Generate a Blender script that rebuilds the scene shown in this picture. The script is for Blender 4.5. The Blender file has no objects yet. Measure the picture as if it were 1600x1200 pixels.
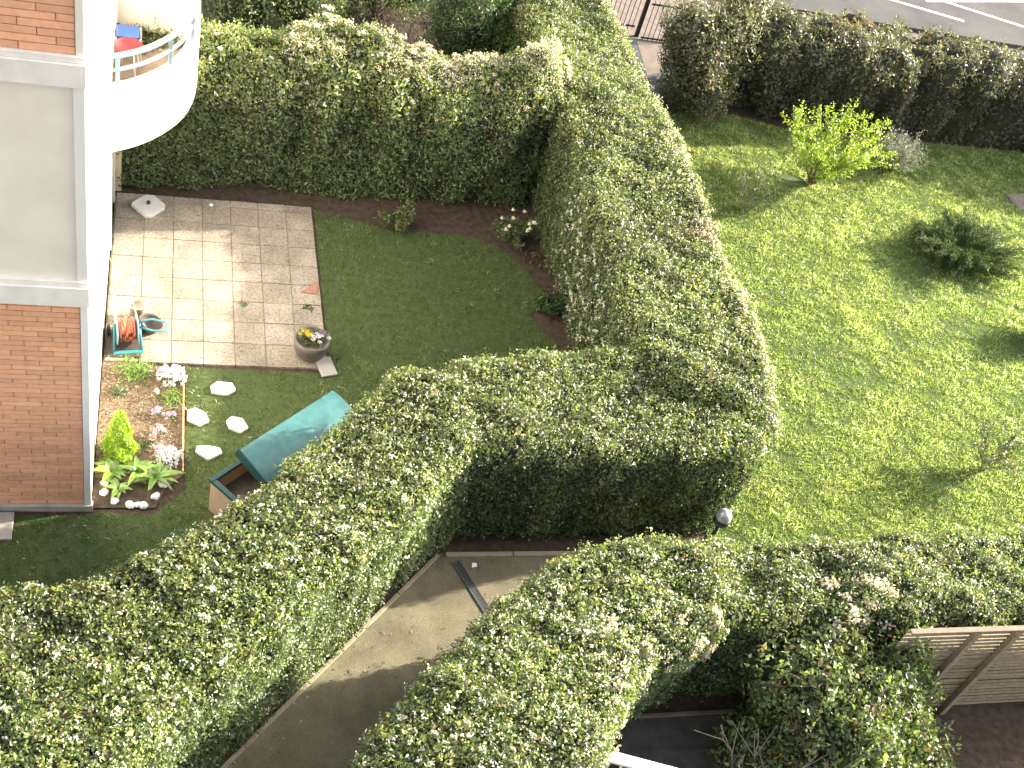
import bpy, bmesh, math, random
import numpy as np
from mathutils import Vector, Matrix

# ------------------------------------------------------------------ camera, sky, sun, exposure
scene = bpy.context.scene
COL = scene.collection
rng = np.random.default_rng(11)
random.seed(11)

cam_d = bpy.data.cameras.new("camera")
cam = bpy.data.objects.new("camera", cam_d)
COL.objects.link(cam)
cam_d.sensor_fit = 'HORIZONTAL'
cam_d.sensor_width = 36.0
cam_d.lens = 41.85
cam_d.clip_start = 0.1
cam_d.clip_end = 500
right = Vector((0.95609607, -0.1771555, 0.23344429))
down = Vector((0.03311199, -0.72618649, -0.68669991))
fwd = Vector((0.29117676, 0.66428089, -0.68843808))
m = Matrix((right, -down, -fwd)).transposed().to_4x4()
m.translation = Vector((0, 0, 13.5))
cam.matrix_world = m
scene.camera = cam

SUN = Vector((2.60, 0.62, 1.0)).normalized()
ELEV = math.asin(SUN.z)
AZ = math.atan2(SUN.x, SUN.y)
world = bpy.data.worlds.new("World")
scene.world = world
world.use_nodes = True
wn = world.node_tree.nodes
sky = wn.new('ShaderNodeTexSky')
sky.sky_type = 'NISHITA'
sky.sun_disc = False
sky.sun_elevation = ELEV
sky.sun_rotation = AZ
sky.air_density = 1.0
sky.dust_density = 4.0
sky.ozone_density = 0.3
bg = wn['Background']
bg.inputs['Strength'].default_value = 0.13
hz = wn.new('ShaderNodeHueSaturation')          # thin spring haze: a paler sky
hz.inputs['Saturation'].default_value = 0.45
world.node_tree.links.new(sky.outputs[0], hz.inputs['Color'])
world.node_tree.links.new(hz.outputs[0], bg.inputs['Color'])

sun_d = bpy.data.lights.new("sun", 'SUN')
sun_d.energy = 5.0
sun_d.angle = math.radians(0.53)
sun_d.color = (1.0, 0.91, 0.74)
sun = bpy.data.objects.new("sun", sun_d)
COL.objects.link(sun)
sun.location = (20, 3, 12)
sun.rotation_euler = SUN.to_track_quat('Z', 'Y').to_euler()

vs = scene.view_settings
vs.view_transform = 'Standard'
vs.look = 'None'
vs.gamma = 1.0
vs.use_curve_mapping = False
vs.exposure = 2.1
scene.cycles.max_bounces = 8
scene.cycles.transmission_bounces = 6
scene.cycles.use_denoising = True

# ------------------------------------------------------------------ materials
def lin(r, g, b):
    f = lambda c: (c / 255 / 12.92) if c / 255 <= 0.04045 else ((c / 255 + 0.055) / 1.055) ** 2.4
    return (f(r), f(g), f(b), 1)

def mat(name, col, rough=0.7, col2=None, scale=6.0, bump=0.0, bscale=40.0, spec=0.4, objvar=0.0, metallic=0.0, detail=5, lo=0.35, hi=0.65, stain=0.0, sscale=1.4):
    mt = bpy.data.materials.new(name)
    mt.use_nodes = True
    nt = mt.node_tree
    b = nt.nodes['Principled BSDF']
    b.inputs['Roughness'].default_value = rough
    b.inputs['Specular IOR Level'].default_value = spec
    b.inputs['Metallic'].default_value = metallic
    c = tuple(col[:3]) + (1,)
    src = None
    tc = nt.nodes.new('ShaderNodeTexCoord')
    geo = nt.nodes.new('ShaderNodeNewGeometry')
    if col2 is not None:
        n = nt.nodes.new('ShaderNodeTexNoise')
        n.inputs['Scale'].default_value = scale
        n.inputs['Detail'].default_value = detail
        nt.links.new(geo.outputs['Position'], n.inputs['Vector'])
        r = nt.nodes.new('ShaderNodeValToRGB')
        r.color_ramp.elements[0].position = lo
        r.color_ramp.elements[1].position = hi
        r.color_ramp.elements[0].color = c
        r.color_ramp.elements[1].color = tuple(col2[:3]) + (1,)
        nt.links.new(n.outputs['Fac'], r.inputs['Fac'])
        src = r.outputs['Color']
    if stain > 0 and src is not None:
        ns = nt.nodes.new('ShaderNodeTexNoise')
        ns.inputs['Scale'].default_value = sscale
        ns.inputs['Detail'].default_value = 8
        ns.inputs['Roughness'].default_value = 0.65
        nt.links.new(geo.outputs['Position'], ns.inputs['Vector'])
        ms = nt.nodes.new('ShaderNodeMapRange')
        ms.inputs['From Min'].default_value = 0.35
        ms.inputs['From Max'].default_value = 0.62
        ms.inputs['To Min'].default_value = 1 - stain
        ms.inputs['To Max'].default_value = 1 + stain * .3
        nt.links.new(ns.outputs['Fac'], ms.inputs['Value'])
        h2 = nt.nodes.new('ShaderNodeHueSaturation')
        nt.links.new(src, h2.inputs['Color'])
        nt.links.new(ms.outputs[0], h2.inputs['Value'])
        src = h2.outputs['Color']
    if objvar > 0:
        oi = nt.nodes.new('ShaderNodeObjectInfo')
        mr = nt.nodes.new('ShaderNodeMapRange')
        mr.inputs['To Min'].default_value = 1 - objvar
        mr.inputs['To Max'].default_value = 1 + objvar
        nt.links.new(oi.outputs['Random'], mr.inputs['Value'])
        hsv = nt.nodes.new('ShaderNodeHueSaturation')
        if src is not None:
            nt.links.new(src, hsv.inputs['Color'])
        else:
            hsv.inputs['Color'].default_value = c
        nt.links.new(mr.outputs[0], hsv.inputs['Value'])
        src = hsv.outputs['Color']
    if src is not None:
        nt.links.new(src, b.inputs['Base Color'])
    else:
        b.inputs['Base Color'].default_value = c
    if bump > 0:
        n2 = nt.nodes.new('ShaderNodeTexNoise')
        n2.inputs['Scale'].default_value = bscale
        n2.inputs['Detail'].default_value = 6
        nt.links.new(geo.outputs['Position'], n2.inputs['Vector'])
        bp = nt.nodes.new('ShaderNodeBump')
        bp.inputs['Strength'].default_value = bump
        bp.inputs['Distance'].default_value = 0.02
        nt.links.new(n2.outputs['Fac'], bp.inputs['Height'])
        nt.links.new(bp.outputs['Normal'], b.inputs['Normal'])
    return mt

def leaf_mat(name, rough=0.4, spec=0.5, transl=0.35, tgain=1.6):
    mt = bpy.data.materials.new(name)
    mt.use_nodes = True
    nt = mt.node_tree
    b = nt.nodes['Principled BSDF']
    out = nt.nodes['Material Output']
    a = nt.nodes.new('ShaderNodeAttribute')
    a.attribute_name = 'tint'
    nt.links.new(a.outputs['Color'], b.inputs['Base Color'])
    b.inputs['Roughness'].default_value = rough
    b.inputs['Specular IOR Level'].default_value = spec
    t = nt.nodes.new('ShaderNodeBsdfTranslucent')
    mul = nt.nodes.new('ShaderNodeMix')
    mul.data_type = 'RGBA'
    mul.blend_type = 'MULTIPLY'
    mul.inputs[0].default_value = 1.0
    nt.links.new(a.outputs['Color'], mul.inputs[6])
    mul.inputs[7].default_value = (tgain * 1.02, tgain * 1.08, tgain * 0.62, 1)
    nt.links.new(mul.outputs[2], t.inputs['Color'])
    mx = nt.nodes.new('ShaderNodeMixShader')
    mx.inputs[0].default_value = transl
    nt.links.new(b.outputs[0], mx.inputs[1])
    nt.links.new(t.outputs[0], mx.inputs[2])
    nt.links.new(mx.outputs[0], out.inputs['Surface'])
    return mt

M = {}
M['leaf'] = leaf_mat('hedge_leaf', 0.42, 0.85, 0.34, 1.7)
M['needle'] = leaf_mat('needle', 0.6, 0.3, 0.25, 1.6)
M['grass'] = leaf_mat('grass_blade', 0.32, 0.7, 0.4, 1.6)
M['petal'] = leaf_mat('petal', 0.6, 0.2, 0.3, 1.0)
M['bark'] = mat('bark', (0.10, 0.07, 0.045), 0.85, (0.17, 0.13, 0.09), 30, 0.3)
M['twig_grey'] = mat('grey_twig', (0.30, 0.26, 0.22), 0.85, (0.17, 0.14, 0.12), 25)
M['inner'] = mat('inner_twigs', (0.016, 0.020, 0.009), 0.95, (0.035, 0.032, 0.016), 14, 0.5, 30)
M['soil'] = mat('soil', (0.032, 0.022, 0.015), 0.95, (0.07, 0.047, 0.032), 9, 0.6, 35)
M['bed_soil'] = mat('bed_soil', (0.10, 0.07, 0.045), 0.95, (0.20, 0.145, 0.095), 22, 0.7, 50)
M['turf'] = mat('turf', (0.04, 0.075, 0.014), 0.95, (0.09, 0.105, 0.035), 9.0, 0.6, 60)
M['turf_shaded'] = mat('shaded_turf', (0.03, 0.056, 0.011), 0.95, (0.06, 0.075, 0.024), 9.0, 0.6, 60)  # turf colour darkened to paint in the small lawn's shade
M['path'] = mat('path_concrete', (0.132, 0.114, 0.072), 0.9, (0.235, 0.204, 0.134), 55, 0.8, 130, lo=0.3, hi=0.7, stain=.32, sscale=1.6)
M['kerb'] = mat('kerb_concrete', (0.24, 0.205, 0.14), 0.9, (0.31, 0.265, 0.185), 9, 0.3, 90)
M['slab'] = mat('patio_slab', (0.355, 0.305, 0.245), 0.9, (0.21, 0.178, 0.138), 24, 0.6, 120, objvar=0.10, detail=9, stain=.30, sscale=1.8)
M['joint'] = mat('slab_joint', (0.24, 0.205, 0.145), 0.95, (0.13, 0.125, 0.06), 8)
M['white'] = mat('white_render', (0.85, 0.81, 0.745), 0.8, (0.73, 0.705, 0.66), 1.3, 0.15, 120)
M['cream'] = mat('cream_panel', (0.88, 0.805, 0.68), 0.85, (0.82, 0.745, 0.625), 1.6, 0.12, 140, stain=.07, sscale=1.1)
M['band'] = mat('concrete_band', (0.88, 0.825, 0.74), 0.85, (0.82, 0.765, 0.68), 6, 0.2, 100, stain=.08, sscale=2.5)
M['plinth'] = mat('plinth', (0.46, 0.42, 0.35), 0.9, (0.36, 0.33, 0.28), 7, 0.2, 80)
M['brick'] = mat('brick', (0.86, 0.46, 0.27), 0.85, (0.80, 0.395, 0.22), 14, 0.3, 120, objvar=0.12)
M['mortar'] = mat('mortar', (0.78, 0.60, 0.44), 0.9, (0.72, 0.54, 0.38), 20, 0.2, 160)
M['rail'] = mat('rail_paint', (0.16, 0.235, 0.265), 0.35, spec=0.5)
M['red'] = mat('red_plastic', (0.62, 0.02, 0.03), 0.35)
M['blue'] = mat('blue_plastic', (0.05, 0.13, 0.42), 0.4)
M['white_paint'] = mat('white_paint', (0.80, 0.80, 0.78), 0.4)
M['floor_tile'] = mat('balcony_floor', (0.30, 0.23, 0.18), 0.7, (0.38, 0.30, 0.24), 8)
M['beige_post'] = mat('beige_post', (0.56, 0.47, 0.30), 0.8, (0.48, 0.40, 0.26), 6)
M['asphalt'] = mat('asphalt', (0.085, 0.085, 0.088), 0.95, (0.11, 0.108, 0.106), 30.0, 0.3, 140, spec=0.08, stain=.25, sscale=.5)
M['dark_asphalt'] = mat('dark_asphalt', (0.045, 0.05, 0.055), 0.9, (0.065, 0.07, 0.075), 4, 0.3, 120)
M['pink_pave'] = mat('pink_pavement', (0.16, 0.13, 0.115), 0.95, (0.20, 0.165, 0.148), 5, 0.2, 90, spec=0.08)
M['road_paint'] = mat('road_paint', (0.62, 0.61, 0.56), 0.7, (0.50, 0.49, 0.46), 12)
M['iron'] = mat('black_iron', (0.018, 0.018, 0.022), 0.5)
M['stone_white'] = mat('white_stone', (0.78, 0.76, 0.72), 0.85, (0.62, 0.59, 0.54), 12, 0.3, 60)
M['base_stone'] = mat('parasol_base', (0.55, 0.55, 0.54), 0.8, (0.48, 0.475, 0.46), 16, 0.2, 80)
M['teal'] = mat('teal_plastic', (0.036, 0.115, 0.122), 0.34, (0.052, 0.145, 0.148), 9, spec=0.5, stain=.22, sscale=3)
M['teal_dark'] = mat('dark_teal_plastic', (0.018, 0.06, 0.06), 0.4)
M['box_beige'] = mat('box_beige', (0.50, 0.36, 0.24), 0.6, (0.44, 0.31, 0.2), 10)
M['box_inside'] = mat('box_contents', (0.10, 0.075, 0.055), 0.9, (0.15, 0.12, 0.09), 12)
M['turq'] = mat('turquoise_plastic', (0.045, 0.21, 0.235), 0.35)
M['orange_hose'] = mat('orange_hose', (0.42, 0.125, 0.07), 0.5)
M['blue_grey'] = mat('blue_grey_plastic', (0.16, 0.24, 0.30), 0.5)
M['green_hose'] = mat('green_yellow_hose', (0.42, 0.50, 0.20), 0.5)
M['brown_pot'] = mat('brown_pot', (0.055, 0.040, 0.034), 0.6, (0.08, 0.058, 0.05), 15)
M['beige_pot'] = mat('beige_pot', (0.36, 0.31, 0.25), 0.8, (0.28, 0.24, 0.19), 12)
M['grey_pot'] = mat('grey_pot', (0.085, 0.075, 0.066), 0.5, (0.125, 0.112, 0.10), 9)
M['terracotta'] = mat('terracotta', (0.30, 0.15, 0.105), 0.85, (0.24, 0.115, 0.08), 18)
M['wood'] = mat('fence_wood', (0.27, 0.22, 0.14), 0.8, (0.19, 0.152, 0.095), 16, 0.3, 60, objvar=0.12)
M['wood_cap'] = mat('fence_cap', (0.17, 0.135, 0.09), 0.8, (0.13, 0.10, 0.07), 14)
M['edging_wood'] = mat('edging_board', (0.40, 0.24, 0.13), 0.8, (0.50, 0.32, 0.18), 16)
M['steel'] = mat('galvanised_grate', (0.13, 0.135, 0.14), 0.5, metallic=0.5)
M['dark_hole'] = mat('drain_channel', (0.012, 0.012, 0.012), 0.95)
M['chrome'] = mat('lamp_dome', (0.50, 0.50, 0.52), 0.2, metallic=0.3, spec=0.6)
M['lamp_dark'] = mat('lamp_body', (0.03, 0.032, 0.035), 0.4)
M['grey_slab'] = mat('grey_slab', (0.36, 0.335, 0.30), 0.9, (0.30, 0.28, 0.25), 6, 0.2, 90)
M['terrace'] = mat('terrace_paving', (0.05, 0.044, 0.042), 0.9, (0.075, 0.066, 0.06), 5, 0.3, 60)
M['manhole'] = mat('manhole_cover', (0.13, 0.105, 0.098), 0.85, (0.17, 0.14, 0.125), 9)
M['glass'] = mat('door_glass', (0.05, 0.06, 0.07), 0.08, spec=0.8)
M['yellow_bud'] = mat('yellow_bud', (0.75, 0.42, 0.03), 0.6)

# ------------------------------------------------------------------ object helpers
def tag(o, label=None, cat=None, group=None, kind=None):
    if label: o['label'] = label
    if cat: o['category'] = cat
    if group: o['group'] = group
    if kind: o['kind'] = kind
    return o

def thing(name, loc, label, cat, group=None, rz=0.0):
    o = bpy.data.objects.new(name, None)
    o.empty_display_size = 0.1
    COL.objects.link(o)
    o.location = loc
    o.rotation_euler = (0, 0, rz)
    return tag(o, label, cat, group)

def np_mesh(name, V, loops, starts, material, tint=None, smooth=False):
    me = bpy.data.meshes.new(name)
    V = np.asarray(V, np.float32)
    loops = np.asarray(loops, np.int32)
    starts = np.asarray(starts, np.int32)
    me.vertices.add(len(V)); me.vertices.foreach_set('co', V.ravel())
    me.loops.add(len(loops)); me.loops.foreach_set('vertex_index', loops)
    me.polygons.add(len(starts)); me.polygons.foreach_set('loop_start', starts)
    if tint is not None:
        a = me.attributes.new('tint', 'FLOAT_COLOR', 'POINT')
        c = np.ones((len(V), 4), np.float32); c[:, :3] = tint
        a.data.foreach_set('color', c.ravel())
    me.update(calc_edges=True)
    me.materials.append(material)
    if smooth:
        me.polygons.foreach_set('use_smooth', np.ones(len(starts), bool))
    return me

def link(name, me, parent=None, loc=None, rot=None, scale=None):
    o = bpy.data.objects.new(name, me)
    COL.objects.link(o)
    if parent: o.parent = parent
    if loc is not None: o.location = loc
    if rot is not None: o.rotation_euler = rot
    if scale is not None: o.scale = scale
    return o

class MB:
    """collects simple shapes into one mesh"""
    def __init__(self): self.V = []; self.F = []; self.S = []
    def add(self, verts, faces, smooth=False):
        k = len(self.V)
        self.V += [tuple(v) for v in verts]
        self.F += [tuple(i + k for i in f) for f in faces]
        self.S += [smooth] * len(faces)
        return self
    def box(self, x0, x1, y0, y1, z0, z1, T=None):
        v = [Vector(p) for p in ((x0,y0,z0),(x1,y0,z0),(x1,y1,z0),(x0,y1,z0),(x0,y0,z1),(x1,y0,z1),(x1,y1,z1),(x0,y1,z1))]
        if T is not None: v = [T @ p for p in v]
        return self.add(v, [(3,2,1,0),(4,5,6,7),(0,1,5,4),(1,2,6,5),(2,3,7,6),(3,0,4,7)])
    def tube(self, pts, r, n=8, r1=None, caps=True):
        pts = [Vector(p) for p in pts]
        r1 = r if r1 is None else r1
        V = []; F = []
        N = len(pts)
        up = Vector((0, 0, 1))
        for i, p in enumerate(pts):
            t = (pts[min(i+1, N-1)] - pts[max(i-1, 0)])
            t = t.normalized() if t.length > 1e-9 else up
            a = t.cross(up)
            if a.length < 1e-3: a = t.cross(Vector((1, 0, 0)))
            a.normalize(); b = t.cross(a)
            rr = r + (r1 - r) * i / max(1, N - 1)
            for k in range(n):
                th = 2 * math.pi * k / n
                V.append(p + a * (rr * math.cos(th)) + b * (rr * math.sin(th)))
        for i in range(N - 1):
            for k in range(n):
                k2 = (k + 1) % n
                F.append((i*n + k, i*n + k2, (i+1)*n + k2, (i+1)*n + k))
        if caps:
            F.append(tuple(range(n - 1, -1, -1))); F.append(tuple((N-1)*n + k for k in range(n)))
        return self.add(V, F, n > 5)
    def lathe(self, prof, n=20, c=(0, 0, 0), T=None):
        V = []; F = []
        for (r, z) in prof:
            for k in range(n):
                th = 2 * math.pi * k / n
                p = Vector((r * math.cos(th), r * math.sin(th), z))
                if T is not None: p = T @ p
                V.append(p + Vector(c))
        for i in range(len(prof) - 1):
            for k in range(n):
                k2 = (k + 1) % n
                F.append((i*n + k, i*n + k2, (i+1)*n + k2, (i+1)*n + k))
        return self.add(V, F, True)
    def prism(self, poly, z0, z1):
        n = len(poly)
        V = [(x, y, z0) for x, y in poly] + [(x, y, z1) for x, y in poly]
        F = [tuple(range(n - 1, -1, -1)), tuple(range(n, 2*n))]
        F += [(i, (i+1) % n, n + (i+1) % n, n + i) for i in range(n)]
        return self.add(V, F)
    def mesh(self, name, material, bevel=0.0):
        me = bpy.data.meshes.new(name)
        me.from_pydata(self.V, [], self.F)
        me.polygons.foreach_set('use_smooth', self.S)
        if bevel > 0:
            bm = bmesh.new(); bm.from_mesh(me)
            bmesh.ops.bevel(bm, geom=list(bm.edges), offset=bevel, segments=1, affect='EDGES', profile=0.5)
            bm.to_mesh(me); bm.free()
        me.materials.append(material)
        me.update()
        return me
    def build(self, name, material, parent=None, bevel=0.0, **k):
        return link(name, self.mesh(name, material, bevel), parent, **k)

def sheet(name, poly, z, material, kind='structure'):
    me = bpy.data.meshes.new(name)
    me.from_pydata([(x, y, z) for x, y in poly], [], [tuple(range(len(poly)))])
    me.materials.append(material)
    o = link(name, me)
    return tag(o, kind=kind)

# ------------------------------------------------------------------ foliage helpers
_nz = rng.normal(size=(24, 3)); _np_ = rng.uniform(0, 6.28, 24)
def noise(P, scale, k0=0, octv=8):
    """smooth pseudo noise, about -1..1"""
    s = np.zeros(len(P))
    for i in range(octv):
        j = (k0 + i) % 24
        s += np.sin(P @ (_nz[j] * scale) + _np_[j] + k0)
    return s / math.sqrt(octv) * 0.9

_lat = rng.uniform(-1, 1, (8, 256, 256))
def vnoise(x, y, scale, seed=0, octv=3):
    """smooth value noise over the ground plane, about -1..1"""
    tot = 0; amp = 1.0; sm = 0
    for o_ in range(octv):
        L_ = _lat[(seed + o_) % 8]
        u = (x * .966 + y * .259) * scale + 37.3 * (seed + 1); v = (y * .966 - x * .259) * scale + 11.7 * (seed + 1)
        i = np.floor(u).astype(int); j = np.floor(v).astype(int); fu = u - i; fv = v - j
        fu = fu * fu * (3 - 2 * fu); fv = fv * fv * (3 - 2 * fv)
        a = L_[i % 256, j % 256]; b = L_[(i + 1) % 256, j % 256]; c = L_[i % 256, (j + 1) % 256]; d = L_[(i + 1) % 256, (j + 1) % 256]
        tot = tot + amp * ((a * (1 - fu) + b * fu) * (1 - fv) + (c * (1 - fu) + d * fu) * fv); sm += amp
        amp *= .6; scale *= 2.1
    return tot / sm * 1.9

def norm(a): return a / np.maximum(np.linalg.norm(a, axis=1, keepdims=True), 1e-9)

def leaf_geo(P, N, L, W, tint, up_bias=0.25, spread=0.8, axis=None):
    """one folded pointed leaf (two faces) per point; returns V, loops, starts, tints"""
    n = len(P)
    ln = norm(N + rng.normal(size=(n, 3)) * spread)
    if axis is None:
        ax = rng.normal(size=(n, 3)); ax[:, 2] += up_bias * 2
    else:
        ax = axis
    ax = norm(ax - (ax * ln).sum(1, keepdims=True) * ln + 1e-6)
    sd = np.cross(ln, ax)
    L = np.broadcast_to(np.asarray(L, float).reshape(-1, 1), (n, 1)); W = np.broadcast_to(np.asarray(W, float).reshape(-1, 1), (n, 1))
    curl = rng.uniform(0.0, 0.25, (n, 1)) * L
    v0 = P
    v1 = P + ax * L * 0.42 + sd * W * 0.5 + ln * W * 0.16
    v2 = P + ax * L - ln * curl
    v3 = P + ax * L * 0.42 - sd * W * 0.5 + ln * W * 0.16
    V = np.stack([v0, v1, v2, v3], 1).reshape(-1, 3)
    b = np.arange(n)[:, None] * 4
    loops = (b + np.array([0, 1, 2, 0, 2, 3])[None]).ravel()
    starts = np.arange(2 * n) * 3
    return V, loops, starts, np.repeat(tint, 4, 0)

def leaves_obj(name, parent, P, N, L, W, tint, material=None, **k):
    V, lo, st, tt = leaf_geo(P, N, L, W, tint, **k)
    o = link(name, np_mesh(name, V, lo, st, material or M['leaf'], tt), parent)
    o['kind'] = 'stuff'
    return o

PAL = {
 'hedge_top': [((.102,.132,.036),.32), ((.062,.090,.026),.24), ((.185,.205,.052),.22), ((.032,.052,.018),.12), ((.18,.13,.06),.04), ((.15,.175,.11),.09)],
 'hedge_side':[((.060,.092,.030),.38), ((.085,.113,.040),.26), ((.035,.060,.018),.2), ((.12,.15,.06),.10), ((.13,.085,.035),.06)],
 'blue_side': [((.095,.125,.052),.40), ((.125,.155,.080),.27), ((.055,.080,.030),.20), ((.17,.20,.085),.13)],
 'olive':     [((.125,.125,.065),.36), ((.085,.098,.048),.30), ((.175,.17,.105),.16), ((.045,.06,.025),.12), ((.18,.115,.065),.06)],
 'olive_shaded':[((.040,.050,.022),.44), ((.058,.062,.034),.30), ((.09,.09,.055),.13), ((.11,.06,.035),.13)],  # side leaves of the street hedge, darkened to paint shade on its face
 'lime_top':  [((.15,.20,.034),.38), ((.095,.14,.026),.30), ((.055,.09,.022),.18), ((.23,.27,.065),.14)],
 'yellow':    [((.26,.34,.03),.55), ((.17,.27,.025),.30), ((.33,.38,.06),.15)],
 'juniper':   [((.055,.088,.026),.45), ((.085,.12,.036),.3), ((.025,.045,.018),.25)],
 'bush':      [((.085,.12,.034),.32), ((.13,.175,.055),.26), ((.045,.07,.024),.20), ((.20,.25,.075),.12), ((.17,.11,.055),.10)],
 'silver':    [((.17,.18,.17),.5), ((.11,.125,.11),.3), ((.24,.24,.23),.2)],
 'bright':    [((.13,.24,.035),.5), ((.20,.32,.05),.3), ((.08,.16,.03),.2)],
 'garden':    [((.04,.085,.02),.6), ((.07,.12,.03),.4)],
 'red_leaf':  [((.10,.04,.03),.6), ((.06,.07,.025),.4)],
 'conifer':   [((.30,.42,.025),.6), ((.20,.33,.02),.4)],
}
def pick_tint(pal, n, jitter=0.22):
    cs = np.array([c for c, _ in PAL[pal]]); w = np.array([q for _, q in PAL[pal]]); w = w / w.sum()
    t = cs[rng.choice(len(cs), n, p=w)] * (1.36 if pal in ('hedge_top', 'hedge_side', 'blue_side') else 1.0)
    return np.clip(t * (1 + rng.normal(size=(n, 1)) * jitter), 0.004, 0.9)

def chaikin(poly, it=2):
    p = np.array(poly, float)
    for _ in range(it):
        q = np.roll(p, -1, 0)
        p = np.stack([p * .75 + q * .25, p * .25 + q * .75], 1).reshape(-1, 2)
    return p

def inside(poly, X, Y):
    r = np.zeros(len(X), bool)
    n = len(poly)
    for i in range(n):
        x0, y0 = poly[i]; x1, y1 = poly[(i + 1) % n]
        c = ((y0 > Y) != (y1 > Y))
        if c.any():
            with np.errstate(divide='ignore', invalid='ignore'):
                r ^= c & (X < (x1 - x0) * (Y - y0) / (y1 - y0 + 1e-12) + x0)
    return r

def edge_dist(poly, X, Y):
    best = np.full(len(X), 1e9); nx = np.zeros(len(X)); ny = np.zeros(len(X))
    n = len(poly)
    for i in range(n):
        a = poly[i]; b = poly[(i + 1) % n]; d = b - a
        l2 = d @ d + 1e-12
        t = np.clip(((X - a[0]) * d[0] + (Y - a[1]) * d[1]) / l2, 0, 1)
        qx = a[0] + t * d[0]; qy = a[1] + t * d[1]
        ds = np.hypot(X - qx, Y - qy)
        mk = ds < best
        best = np.where(mk, ds, best); l = math.sqrt(l2)
        nx = np.where(mk, d[1] / l, nx); ny = np.where(mk, -d[0] / l, ny)
    return best, nx, ny

def sprigs(P, N, k, spread):
    """k leaves around every sprig point"""
    Q = np.repeat(P, k, 0) + rng.normal(size=(len(P) * k, 3)) * spread
    return Q, np.repeat(N, k, 0)

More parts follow.
